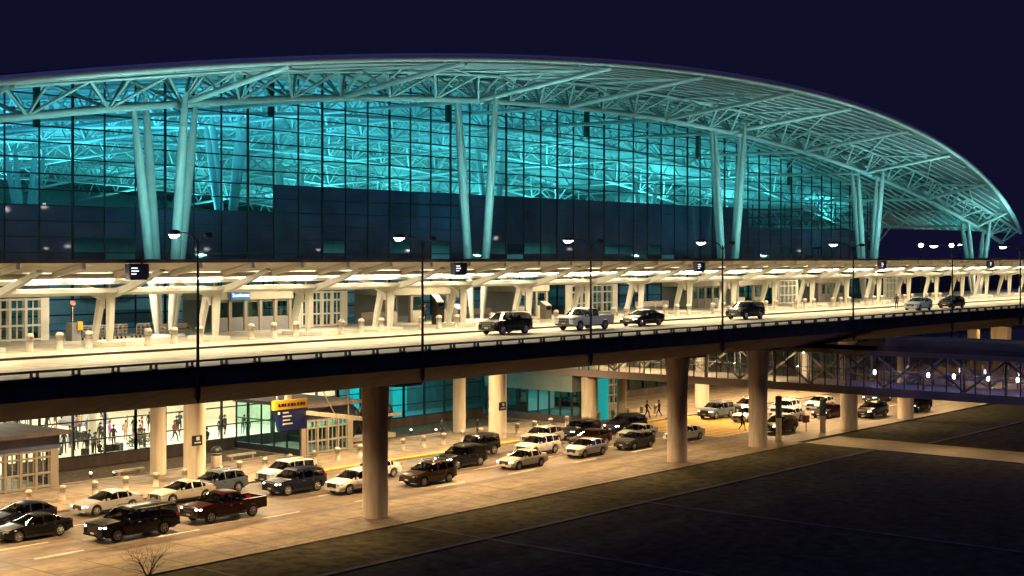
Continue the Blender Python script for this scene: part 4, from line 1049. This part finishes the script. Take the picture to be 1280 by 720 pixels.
for a in (('walk', 79.4, 133.8, 'pink', 'denim', 'person in pink walking at the far left edge of the bright hall'),
          ('hold', 79.5, 130.4, 'red', 'black', 'person in red near the left hall column, far back'),
          ('stand', 79.8, 125.8, 'black', 'black', 'person in black standing far back in the hall, left of the middle'),
          ('bend', 81.6, 128.6, 'grey', 'black', 'person in grey bending far back beside the person in black'),
          ('stand', 69.9, 108.8, 'navy', 'navy', 'person in navy standing behind the second glass pane from the left'),
          ('sit', 67.4, 105.4, 'grey', 'black', 'person in grey seated close to the glass near the left entrance box'),
          ('walk', 73.7, 113.2, 'blue', 'black', 'person in blue walking in the middle of the bright hall'),
          ('hold', 81.8, 124.5, 'green', 'black', 'person in green by the baggage carousel'),
          ('bend', 82.6, 122.6, 'black', 'denim', 'person in black leaning forward at the carousel'),
          ('stand', 84.9, 124.8, 'white', 'denim', 'person in white standing beside the leaning person'),
          ('bend', 69.8, 105.2, 'black', 'grey', 'person in black bending over luggage right behind the glass'),
          ('stand', 71.3, 106.4, 'black', 'black', 'person in black standing behind the one bending over luggage'),
          ('stand', 77.4, 113.1, 'purple', 'denim', 'person in purple top and blue trousers'),
          ('stand', 78.3, 111.9, 'tan', 'tan', 'person in tan beside the person in purple'),
          ('sit', 83.4, 118.9, 'tan', 'black', 'person in tan seated near the hanging blue screen'),
          ('stand', 76.3, 105.1, 'black', 'black', 'person in black standing left of the slim cream column'),
          ('hold', 75.6, 105.3, 'grey', 'navy', 'person in grey holding something beside the plants'),
          ('walk', 80.9, 108.1, 'red', 'navy', 'person in red seen between the two cream columns'),
          ('hold', 85.7, 113.7, 'navy', 'black', 'person in navy seen above the small column sign'),
          ('sit', 81.6, 104.3, 'black', 'black', 'person in black seated right of the wide cream column'),
          ('walk', 89.2, 111.8, 'grey', 'black', 'person in grey walking at the right end of the bright hall'),
          ('stand', 66.5, 113.0, 'green', 'black', 'person in green standing left of the person in navy'),
          ('bend', 78.5, 119.5, 'tan', 'denim', 'person in tan bending at a bag in the middle of the hall'),
          ('walk', 75.9, 119.5, 'black', 'black', 'person in black walking left of the person in tan bending at a bag'),
          ('stand', 74.6, 117.6, 'white', 'black', 'person in white top and black trousers left of the middle of the hall'),
          ('hold', 72.2, 111.5, 'black', 'denim', 'person in black holding a bag left of the person in blue'),
          ('stand', 79.9, 121.6, 'yellow', 'black', 'person in yellow top standing by the carousel'),
          ('bend', 71.8, 108.2, 'navy', 'black', 'person in navy leaning over, right of the person standing in navy'),
          ('walk', 81.0, 114.4, 'black', 'grey', 'person in black walking right of the person in purple'),
          ('stand', 68.3, 110.2, 'grey', 'black', 'person in grey standing just right of the left entrance box'),
          ('hold', 77.0, 125.6, 'red', 'denim', 'person in red top far back in the hall, left of the person in black'),
          ('stand', 84.0, 116.2, 'black', 'black', 'person in black standing left of the hanging blue screen'),
          ('sit', 70.6, 104.6, 'black', 'navy', 'person in black sitting on the floor close behind the glass'),
          ('bend', 76.7, 122.4, 'black', 'black', 'person in black bending far back in the middle of the hall'),
          ('walk', 83.0, 110.6, 'black', 'navy', 'person in black walking behind the wide cream column'),
          ('stand', 87.4, 119.2, 'navy', 'grey', 'person in navy standing far back right of the wide cream column'),
          ('stand', 71.4, 109.6, 'black', 'black', 'person in black standing in front of the person in blue'),
          ('bend', 71.0, 106.2, 'grey', 'black', 'person in grey bending just behind the glass, left of the suitcases'),
          ('hold', 75.0, 109.0, 'black', 'black', 'person in black holding something right of the person in blue'),
          ('walk', 77.3, 116.4, 'navy', 'navy', 'person in navy walking left of the person in purple'),
          ('stand', 75.5, 106.0, 'tan', 'black', 'person in tan top standing behind the plants'),
          ('hold', 77.6, 108.7, 'black', 'navy', 'person in black holding a bag right of the person in purple'),
          ('stand', 79.6, 111.6, 'white', 'black', 'person in white standing left of the slim cream column'),
          ('bend', 79.8, 108.8, 'black', 'black', 'person in black bending left of the slim cream column'),
          ('walk', 86.9, 108.4, 'black', 'black', 'person in black walking right of the wide cream column'),
          ('stand', 86.9, 105.0, 'grey', 'navy', 'person in grey standing by the glass at the right end of the hall'),
          ('walk', 72.2, 110.6, 'black', 'navy', 'person in black and navy walking left of the person in blue'),
          ('stand', 75.3, 111.4, 'black', 'denim', 'person in black top and denim between the persons in blue and purple'),
          ('bend', 73.2, 107.6, 'black', 'black', 'person in black bending right of the three dark suitcases'),
          ('stand', 81.2, 114.6, 'navy', 'black', 'person in navy right of the person in purple, farther back'),
          ('hold', 80.6, 112.6, 'red', 'black', 'person in red and black just left of the slim cream column'),
          ('stand', 85.4, 107.2, 'black', 'black', 'person in black standing right of the wide cream column near the glass'),
          ('bend', 88.4, 107.6, 'black', 'denim', 'person in black bending at the right end of the bright hall'),
          ('stand', 77.8, 119.0, 'purple', 'black', 'person in purple and black far back in the middle of the hall'),
          ('walk', 74.0, 123.0, 'black', 'grey', 'person in black walking far back at the left of the hall')):
    person(a[0], a[1], a[2], .2, a[3], a[4], a[5], rz=random.choice((-160, -100, -60, 20, 80, 150)), sc_=1.1 + J(.06), grp=IN)
person('walk', 125.3, 86.6, .12, 'black', 'black', 'person in black with wide coat walking to the crossing, left of two', -70, 1.05)
person('walk', 127.0, 86.2, .12, 'navy', 'black', 'person in dark clothes at the crossing, right of two', 120, 1.02)
person('walk', 122.9, 73.6, .006, 'black', 'black', 'person in black on the yellow crossing beside the third front column', -90, 1.05)
person('stand', 99.6, 92.2, .12, 'navy', 'navy', 'person in dark blue standing by the planting bed behind the boxy off-roader', -90, 1.0)
person('stand', 102.6, 90.4, .12, 'black', 'black', 'person in black standing in front of the slim cream column', -60, .95)
person('stand', 156.6, 73.2, 11, 'navy', 'black', 'person standing on the upper road beside the pale blue hatchback', 180, 1.02)
person('hold', 94.5, 89.6, 11.14, 'black', 'black', 'person behind the open counter booth on the upper level', -90, 1.0)

# ------------------------------------------------------------------ small things
BL = MB().lathe([(.24, 0), (.24, .08), (.2, .1), (.2, .82), (.235, .84), (.235, .94), (.17, 1.04), (.05, 1.08)], n=18).build('bollard', M['conc'])
MB().lathe([(.206, .58), (.206, .7)], n=18).build('band', M['greyp'], BL)
tag(BL, '', 'bollard', 'bollards along the lower kerb')
xs = [51.4 + 2.6 * k for k in range(31)]; xs = [x for x in xs if min(abs(x - c) for c in (68.6, 102.3, 117)) > 1.0]
for i, x in enumerate(xs): dup(BL, (x, 88.3, .12), 'concrete bollard on the lower pavement, %s from the left in the row' % ordw(i + 1))
UB = copy_tree(BL); UB['group'] = 'bollards along the upper kerb'; UB['_u'] = 0; UB.name = 'bollard'
nth = 0
for k, c in enumerate(CC):
    if 47 < c + 6 and c < 185:
        nth += 1
        for d, wh in ((1.8, 'left'), (3.9, 'middle'), (6.05, 'right')):
            o = dup(UB, (c + d, 80.3, 11.14), '%s bollard of the three in the %s canopy bay from the left' % (wh, ordw(nth)))
            o.scale = (1.1, 1.1, 1.08)
# ground lamps in the beds
GL = MB().lathe([(.07, 0), (.06, .3)], n=10).build('ground_lamp', M['dark'])
MB().lathe([(.06, .3), (.1, .34), (.1, .42), (.05, .46)], n=12).build('lens', M['groundlamp'], GL); tag(GL, '', 'lamp', 'small lamps in the planting beds')
for x, y, lb in ((64.2, 96.3, 'small ground lamp in the left bed, left of two'), (65.7, 95.4, 'small ground lamp in the left bed, right of two'), (70.1, 96.3, 'small ground lamp beside the slim cream column'), (75.6, 95.0, 'small ground lamp near the trash bin'),
                 (94.6, 95.2, 'small ground lamp below the hooded rack'), (100.2, 96.8, 'small ground lamp in the right bed'), (101.8, 95.0, 'small ground lamp at the right bed kerb')):
    dup(GL, (x, y, .02), lb)
for x0, x1, y, lb in ((65.4, 68.0, 94.9, 'low pale bench at the left bed by the slim cream column'), (76.6, 79.4, 95.1, 'low pale bench near the trash bin')):
    o = (x0, y, .02); r = empty('low_bench', o, lb, 'bench', 'low pale benches')
    MB().b2(x0, x1, y - .22, y + .22, .42, .56).build('seat', M['concp'], r, o)
    for xx in (x0 + .3, x1 - .3): MB().b2(xx - .1, xx + .1, y - .18, y + .18, .02, .418).build('leg', M['greyp'], r, o)
t = empty('trash_bin', (73.4, 92.6, .12), 'round pale trash bin with dark domed lid behind the silver blue crossover', 'bin')
MB().lathe([(.38, 0), (.42, .1), (.42, .95), (.4, 1.0)], n=18).build('bin_body', M['conc'], t)
MB().lathe([(.36, 1.0), (.46, 1.05), (.46, 1.35), (.36, 1.6), (.15, 1.72), (.03, 1.75)], n=18).build('domed_lid', M['dark'], t)
MB().lathe([(.45, 1.12), (.47, 1.13), (.47, 1.2), (.45, 1.21)], n=18).build('lid_ring', M['greyp'], t)
# small signs on the columns
for x, y, z, lb in ((68.2, 88.36, 3.15, 'small dark sign with white mark on the left wide cream column'), (101.9, 86.66, 3.2, 'small dark sign with white mark on the wide cream column by the boxy off-roader')):
    s = MB().b2(-.45, .45, -.06, .06, -.38, .38).build('column_sign', M['trim']); s.location = (x, y, z); tag(s, lb, 'sign', 'small signs on cream columns')
    b = MB(); b.b2(-.12, .18, -.075, -.061, .02, .28); b.b2(-.3, .3, -.075, -.061, -.2, -.12); b.build('lettering', M['white'], s)
# hanging direction sign
o = (77.2, 88, 4.4)
r = empty('hanging_direction_sign', o, 'large blue hanging sign with yellow top band and four white lines of text', 'sign')
MB().ext([(75.5, 4.85), (78.9, 4.85), (78.8, 3.15), (75.9, 3.15)], 'y', 87.85, 88.15).build('blue_board', M['bluesign'], r, o)
MB().b2(75.4, 78.85, 87.82, 88.18, 4.86, 5.6).build('yellow_band', M['yellow'], r, o)
b = MB()
for k, wd in enumerate((.6, .9, .75, 1.0)): b.b2(76.25, 76.25 + wd, 87.82, 87.848, 4.55 - .3 * k, 4.66 - .3 * k)
b.b2(75.75, 75.95, 87.82, 87.848, 4.5, 4.7)
b.build('lettering', M['white'], r, o)
b = MB()
for k in range(9): b.b2(75.75 + .33 * k, 75.75 + .33 * k + (.2, .26, .16)[k % 3], 87.8, 87.818, 5.12, 5.34)
b.build('band_lettering', M['trim'], r, o)
b = MB(); b.b2(77.0, 77.5, 88.2, 88.5, 4.4, 8.97); b.b2(78.7, 79.0, 79, 88.1, 4.25, 4.55); b.tube((76, 88.2, 5.5), (75.4, 88.3, 8.96), .04); b.tube((78.8, 84.5, 4.5), (77.2, 86.2, 8.96), .05); b.tube((78.85, 83.0, 4.5), (78.85, 83.2, 8.96), .06)
b.build('support', M['concp'], r, o)
# hooded rack by the left front column
o = (94.5, 97.0, .02); r = empty('hooded_rack', o, 'row of four dark hooded wedges on a pale bar right of the left front column', 'rack')
MB().b2(92.0, 97.6, 96.3, 97.7, .02, .4).build('plinth', M['concp'], r, o)
MB().b2(91.6, 98.2, 96.1, 96.3, 2.05, 2.32).build('bar', M['concp'], r, o)
for k in range(4):
    X = 92.7 + 1.45 * k; b = MB()
    b.lathe([(.1, .4), (.3, .9), (.62, 1.9), (.66, 2.3), (.5, 2.9), (.22, 3.2), (.04, 3.25)], (X, 97.0, 0), 14); b.build('hooded_wedge', M['dark'], r, o)
# luggage carts (upper level)
cp = empty('luggage_cart', (0, 0, 0), '', 'luggage cart', 'row of nested luggage carts')
b = MB(); b.path([(-.3, -.25, 1.0), (-.3, .25, 1.0)], .045, 6)
for s in (-1, 1): b.path([(-.3, s * .25, 1.0), (-.28, s * .25, .25), (.45, s * .22, .16)], .04, 6)
for z in (.45, .65, .85): b.path([(-.29, -.25, z), (-.29, .25, z)], .03, 5)
b.build('frame', M['cart'], cp); MB().b2(-.25, .45, -.22, .22, .17, .2).build('deck', M['cart'], cp)
for q in ((-.22, .2), (-.22, -.2), (.4, 0)):
    b = MB(); b.tube((q[0], q[1] - .02, .08), (q[0], q[1] + .02, .08), .08, n=10); b.build('wheel', M['rubber'], cp)
for i in range(13): dup(cp, (58.6 + .36 * i + (.9 if i > 9 else 0), 88.9, 11.14), 'luggage cart, %s from the left in the nested row' % ordw(i + 1), R(90 + 12))
o = (57.9, 88.9, 11.14); r = empty('cart_dispenser', o, 'cart dispenser with yellow panel and round sign at the left end of the cart row', 'dispenser')
MB().b2(57.5, 58.2, 88.5, 89.3, 11.14, 12.4).build('cabinet', M['greyp'], r, o); MB().b2(57.9, 58.3, 88.4, 88.49, 11.9, 12.5).build('yellow_panel', M['yellow'], r, o)
b = MB(); b.tube((57.8, 88.9, 12.4), (57.8, 88.9, 13.6), .04); b.build('pole', M['concp'], r, o)
b = MB(); b.tube((57.8, 88.86, 13.8), (57.8, 88.94, 13.75), .22, n=18); b.build('round_sign', M['red'], r, o)
o = (66, 88, 11.14); r = empty('metal_bench', o, 'metal bench with curved arm rests behind the leftmost street lamp', 'bench')
MB().b2(64.8, 67.3, 87.8, 88.4, 11.55, 11.62).build('seat', M['cart'], r, o); MB().b2(64.8, 67.3, 88.36, 88.42, 11.7, 12.1).build('backrest', M['cart'], r, o)
for x in (64.9, 66.0, 67.2):
    b = MB(); b.path([(x, 87.85, 11.14), (x, 87.82, 11.7), (x, 87.95, 11.9), (x, 88.3, 11.85), (x, 88.4, 11.14)], .03, 6); b.build('leg', M['cart'], r, o)
for x0, x1, lb in ((87.0, 89.8, 'metal barrier between the second entrance and the open booth'), (100.6, 104.2, 'metal barrier behind the black off-roader of the upper road'), (128.0, 134.5, 'long metal barrier above the black saloon')):
    o = (x0, 90, 11.14); r = empty('queue_barrier', o, lb, 'barrier', 'metal barriers on the upper pavement'); n = int((x1 - x0) / 1.2)
    b = MB(); b.path([(x0, 90, 12.2), (x1, 90, 12.2)], .03, 6); b.path([(x0, 90, 11.6), (x1, 90, 11.6)], .02, 6); b.b2(x0, x1, 90.0, 90.03, 11.65, 12.15); b.build('rail', M['cart'], r, o)
    for k in range(n + 1):
        b = MB(); X = x0 + (x1 - x0) * k / n; b.tube((X, 90, 11.14), (X, 90, 12.22), .035); b.build('post', M['cart'], r, o)
# kiosks on the upper kerb
for x, lb in ((93.0, 'tall dark kiosk behind the second street lamp'), (95.6, 'grey kiosk with sloped top in front of the open booth'), (108.2, 'pale kiosk left of the silver pickup')):
    o = (x, 86.5, 11.14); r = empty('check_in_kiosk', o, lb, 'kiosk', 'kiosks on the upper pavement')
    h = 2.6 if x < 94 else 1.7; mm = M['dark'] if x < 94 else (M['greyp'] if x < 100 else M['frame'])
    MB().ext([(86.2, 11.14), (86.9, 11.14), (86.9, 11.14 + h), (86.2, 11.14 + h * .75)], 'x', x - .45, x + .45).build('cabinet', mm, r, o)
    MB().b2(x - .35, x + .35, 86.17, 86.198, 11.14 + h * .5, 11.14 + h * .7).build('screen', M['screen'], r, o)
# wrapped posts, red box
for x, y, h, lb in ((118.9, 67.3, 4.1, 'taller slim concrete post wrapped dark on top, in front of the black crossover'), (126.6, 66.8, 3.3, 'shorter slim concrete post wrapped dark on top')):
    s = MB().lathe([(.28, 0), (.27, h)], n=18).build('slim_post', M['concp']); s.location = (x, y, .0); tag(s, lb, 'post', 'slim wrapped posts at the crossing')
    MB().lathe([(.3, h * .5), (.3, h * .99), (.1, h + .03)], n=18).build('dark_wrap', M['wrap'], s)
o = (126.2, 68.4, 0); r = empty('roadside_box', o, 'small red box on a thin pole left of the shorter wrapped post', 'sign')
MB().tube((126.2, 68.4, 0), (126.2, 68.4, .9), .04).build('pole', M['dark'], r, o); MB().b2(125.85, 126.55, 68.2, 68.6, .9, 1.6).build('box', M['red'], r, o)
# yellow lamp beside the reddish column
o = (131.5, 67.2, 4.4); r = empty('wall_lamp', o, 'glowing yellow lamp on top of the reddish column under the footbridge', 'lamp')
MB().tube((131.0, 66.7, 4.5), (131.6, 67.4, 4.5), .05).build('arm', M['dark'], r, o)
MB().lathe([(.15, 4.35), (.5, 4.45), (.5, 4.75), (.3, 4.9)], (131.9, 67.0, 0), 14).build('glowing_globe', emit('yellow_lamp_lens', (1, .75, .15), 2.5), r, o)
# luggage and plants in the lower hall
lp = empty('suitcase', (0, 0, 0), '', 'suitcase', 'suitcases in the lower hall')
MB().b2(-.32, .32, -.2, .2, .06, .85).build('shell', M['trim'], lp); b = MB(); b.path([(-.15, 0, .72), (-.15, 0, 1.0), (.15, 0, 1.0), (.15, 0, .72)], .015, 5); b.build('handle', M['greyp'], lp)
for x, y, lb in ((75.4, 114.7, 'dark suitcase beside the person in blue'), (76.3, 115.2, 'dark suitcase left of the person in purple'), (72.0, 105.4, 'dark suitcase close behind the glass, left of three'), (72.7, 105.2, 'dark suitcase close behind the glass, middle of three'), (73.3, 105.7, 'dark suitcase close behind the glass, right of three'), (69.2, 104.6, 'dark suitcase at the feet of the bending person'), (83.1, 129.3, 'dark suitcase far back by the carousel')):
    dup(lp, (x, y, .2), lb, R(J(60)))
for x, y, lb in ((73.6, 104.2, 'dark bushy indoor plant behind the glass, left of two'), (74.7, 104.0, 'dark bushy indoor plant behind the glass, right of two')):
    o = (x, y, .2); r = empty('indoor_plant', o, lb, 'plant', 'indoor plants')
    MB().lathe([(.3, .2), (.38, .65)], (x, y, 0), 12).build('pot', M['greyp'], r, o); b = MB(); rg_ = random.Random(int(x * 10))
    for k in range(220):
        d = Vector((rg_.gauss(0, 1), rg_.gauss(0, 1), rg_.gauss(0, .9))).normalized() * rg_.uniform(.2, .62); c = Vector((x, y, 1.25)) + d
        u = Vector((rg_.gauss(0, 1), rg_.gauss(0, 1), rg_.gauss(0, 1))).normalized() * .13; w_ = u.orthogonal().normalized() * .05
        b.add([c - u, c + w_, c + u, c - w_], [(0, 1, 2, 3)])
    b.build('foliage', M['leaf'], r, o, fixn=False)
# hanging screen in the hall
o = (84.0, 118, 5.2); r = empty('hanging_screen', o, 'blue lit hanging screen inside the lower hall', 'screen')
MB().b2(83.1, 84.9, 117.9, 118.1, 4.3, 5.5).build('screen', M['skyblue'], r, o); MB().tube((84, 118, 5.5), (84, 118, 8.9), .04).build('hanger', M['greyp'], r, o)
# bare tree at the bottom left
rt = random.Random(11)
tr = empty('bare_tree', (44.2, 61.2, -.1), 'leafless young tree at the bottom left edge of the lawn', 'tree')
def grow(b, p, d, L, r, dep):
    n = 3; pts = [p]; rr = [r]
    for k in range(n):
        d = (d + Vector((rt.gauss(0, .12), rt.gauss(0, .12), rt.gauss(.03, .08)))).normalized(); pts.append(pts[-1] + d * L / n); rr.append(r * (1 - .4 * (k + 1) / n))
    b.path(pts, rr, 5)
    if dep:
        for k in range(3 if dep > 1 else 2):
            i = rt.choice((1, 2, 3)); a = rt.uniform(0, 6.28); e = d.orthogonal().normalized(); f = d.cross(e)
            grow(b, pts[i], (d * .8 + (e * math.cos(a) + f * math.sin(a)) * rt.uniform(.5, .8)).normalized(), L * rt.uniform(.55, .8), rr[i] * .62, dep - 1)
b = MB(); b.path([(0, 0, 0), (.02, 0, .5), (0, .03, 1.0)], [.09, .07, .06], 8); b.build('trunk', M['bark'], tr)
for k in range(6):
    b = MB(); a = k * 1.05 + .3; grow(b, Vector((0, .02, .55 + .07 * k)), Vector((math.cos(a) * .55, math.sin(a) * .55, .85)).normalized(), 1.15, .032, 3); b.build('limb', M['bark'], tr)

# ------------------------------------------------------------------ lamps
WARM = (1, .64, .29)
for i, X in enumerate(range(22, 166, 12)):
    for Y in (74.5, 87.):
        light('under_deck_lamp', 'AREA', (X + (3 if Y > 80 else 0), Y, 8.8), random.uniform(1450, 2200) * (1 if X < 125 else 1.35) * (1.15 if Y > 80 else 1), WARM if Y < 80 else (1, .68, .34), (0, 0, 0), 1.2).data.spread = R(150)
for X in (59, 75, 92, 107, 137, 152): light('column_front_fill', 'AREA', (X, 62, 9.0), 210, (1, .66, .36), (R(20), 0, 0), .8).data.spread = R(105)  # added lamps that brighten the camera-facing sides of the front columns
for Y in (62, 52, 42, 31): light('under_bridge_lamp', 'AREA', (120.8, Y, 4.9), 260, WARM, (0, 0, 0), .8)
for X in (172, 190, 210): light('under_deck_lamp', 'AREA', (X, 74, 8.8), 2000, WARM, (0, 0, 0), 1.2)
for k, c in enumerate(CC):
    if c < 232:
        light('canopy_downlight', 'AREA', (c + 4.4, 78.6, 15.2), 660, (1, .80, .46), (R(-14), 0, 0), 5, .4)
        light('upper_road_fill', 'AREA', (c + 4.4, 76.2, 16.2), 360, (1, .74, .37), (R(-28), 0, 0), 4, .3).data.spread = R(95)  # added lamp at the canopy edge that brightens the upper road
        light('canopy_underside_fill', 'AREA', (c + 4.4, 81.1, 14.8), 620, (1, .81, .46), (R(180 + 15), 0, 0), 6, .4)  # added lamp brightening the canopy underside, hidden in the trough
        if k % 2 == 0: light('canopy_downlight', 'AREA', (c + 4.4, 87.0, 15.4), 850, (1, .83, .54), (0, 0, 0), 6, .4)
def teal(X, k=1):
    t = max(0, min(1, (X - 40) / 130)); return (.05 + .03 * t, .50 + .19 * t, .80 - .08 * t)
rh = random.Random(5)
for X in range(30, 215, 18):
    for Y, p in ((112, 1000), (128, 1700), (150, 1900), (176, 2100), (204, 2100)):
        k = rh.uniform(.65, 1.3)
        light('hall_uplight', 'AREA', (X + rh.uniform(-5, 5), Y, 20.6), p * k * (1.8 if X < 80 else 1.4), teal(X + (Y - 112) * .3), (R(180), 0, 0), 3).data.spread = R(140)
for X in VX:
    light('column_uplight', 'AREA', (X - 4.5, 79.5, 17.3), 1700, (.26, .84, .80), (R(180 - 10), 0, 0), .8)
    light('column_uplight', 'AREA', (X + 9, 95, 17.2), 420, (.08, .8, .8), (R(180), 0, 0), 1)
    light('eaves_floodlight', 'SPOT', (X - 9, 76.6, 17.2), 1900, (.42, .84, .82), (R(180 + 14), 0, 0), spot_size=R(120), spot_blend=.8, shadow_soft_size=.4)
    light('eaves_floodlight', 'SPOT', (X + 9, 76.6, 17.2), 1900, (.42, .84, .82), (R(180 + 14), 0, 0), spot_size=R(120), spot_blend=.8, shadow_soft_size=.4)
for X in range(35, 205, 17):
    light('ticket_hall_light', 'AREA', (X, 108, 18.6), 240, (.35, .85, 1), (0, 0, 0), 6, 3)
for X, Y in ((60, 108), (78, 108), (90, 108), (66, 122), (84, 122), (60, 136), (84, 138)):
    light('hall_ceiling_light', 'AREA', (X, Y, 8.7), 2100, (1, .93, .72), (0, 0, 0), 6)
for X in (100, 109): light('side_hall_light', 'AREA', (X, 106, 8.5), 900, (.2, .95, 1), (0, 0, 0), 3)
light('entrance_light', 'AREA', (132.5, 100.2, 4.2), 160, (.3, 1, .95), (0, 0, 0), 3)
light('entrance_light', 'AREA', (119, 93, 3.2), 120, (.4, 1, .95), (0, 0, 0), 2)
light('entrance_light', 'AREA', (85.4, 97, 3.8), 160, (.8, 1, .85), (0, 0, 0), 3)
light('entrance_light', 'AREA', (57, 98, 3.6), 160, (.8, 1, .8), (0, 0, 0), 3)
light('bridge_light', 'AREA', (119, 82, 8.4), 700, (1, .75, .3), (0, 0, 0), 3, 12)
light('bridge_light', 'AREA', (119, 46, 8.4), 260, (.10, .2, 1), (0, 0, 0), 3, 30)
for Y in (68, 75, 82, 89): light('bridge_lamp', 'POINT', (119, Y, 7.9), 750, (1, .80, .36), shadow_soft_size=.15)
light('bridge_light', 'AREA', (119, 44, 5.8), 220, (.10, .2, 1), (R(180), 0, 0), 3, 30)
light('stair_light', 'AREA', (201.5, 79.7, 8.2), 300, (1, .65, .2), (0, 0, 0), 1.5)
for o in bpy.data.objects:
    for k in ('_u', '_body'):
        if k in o: del o[k]
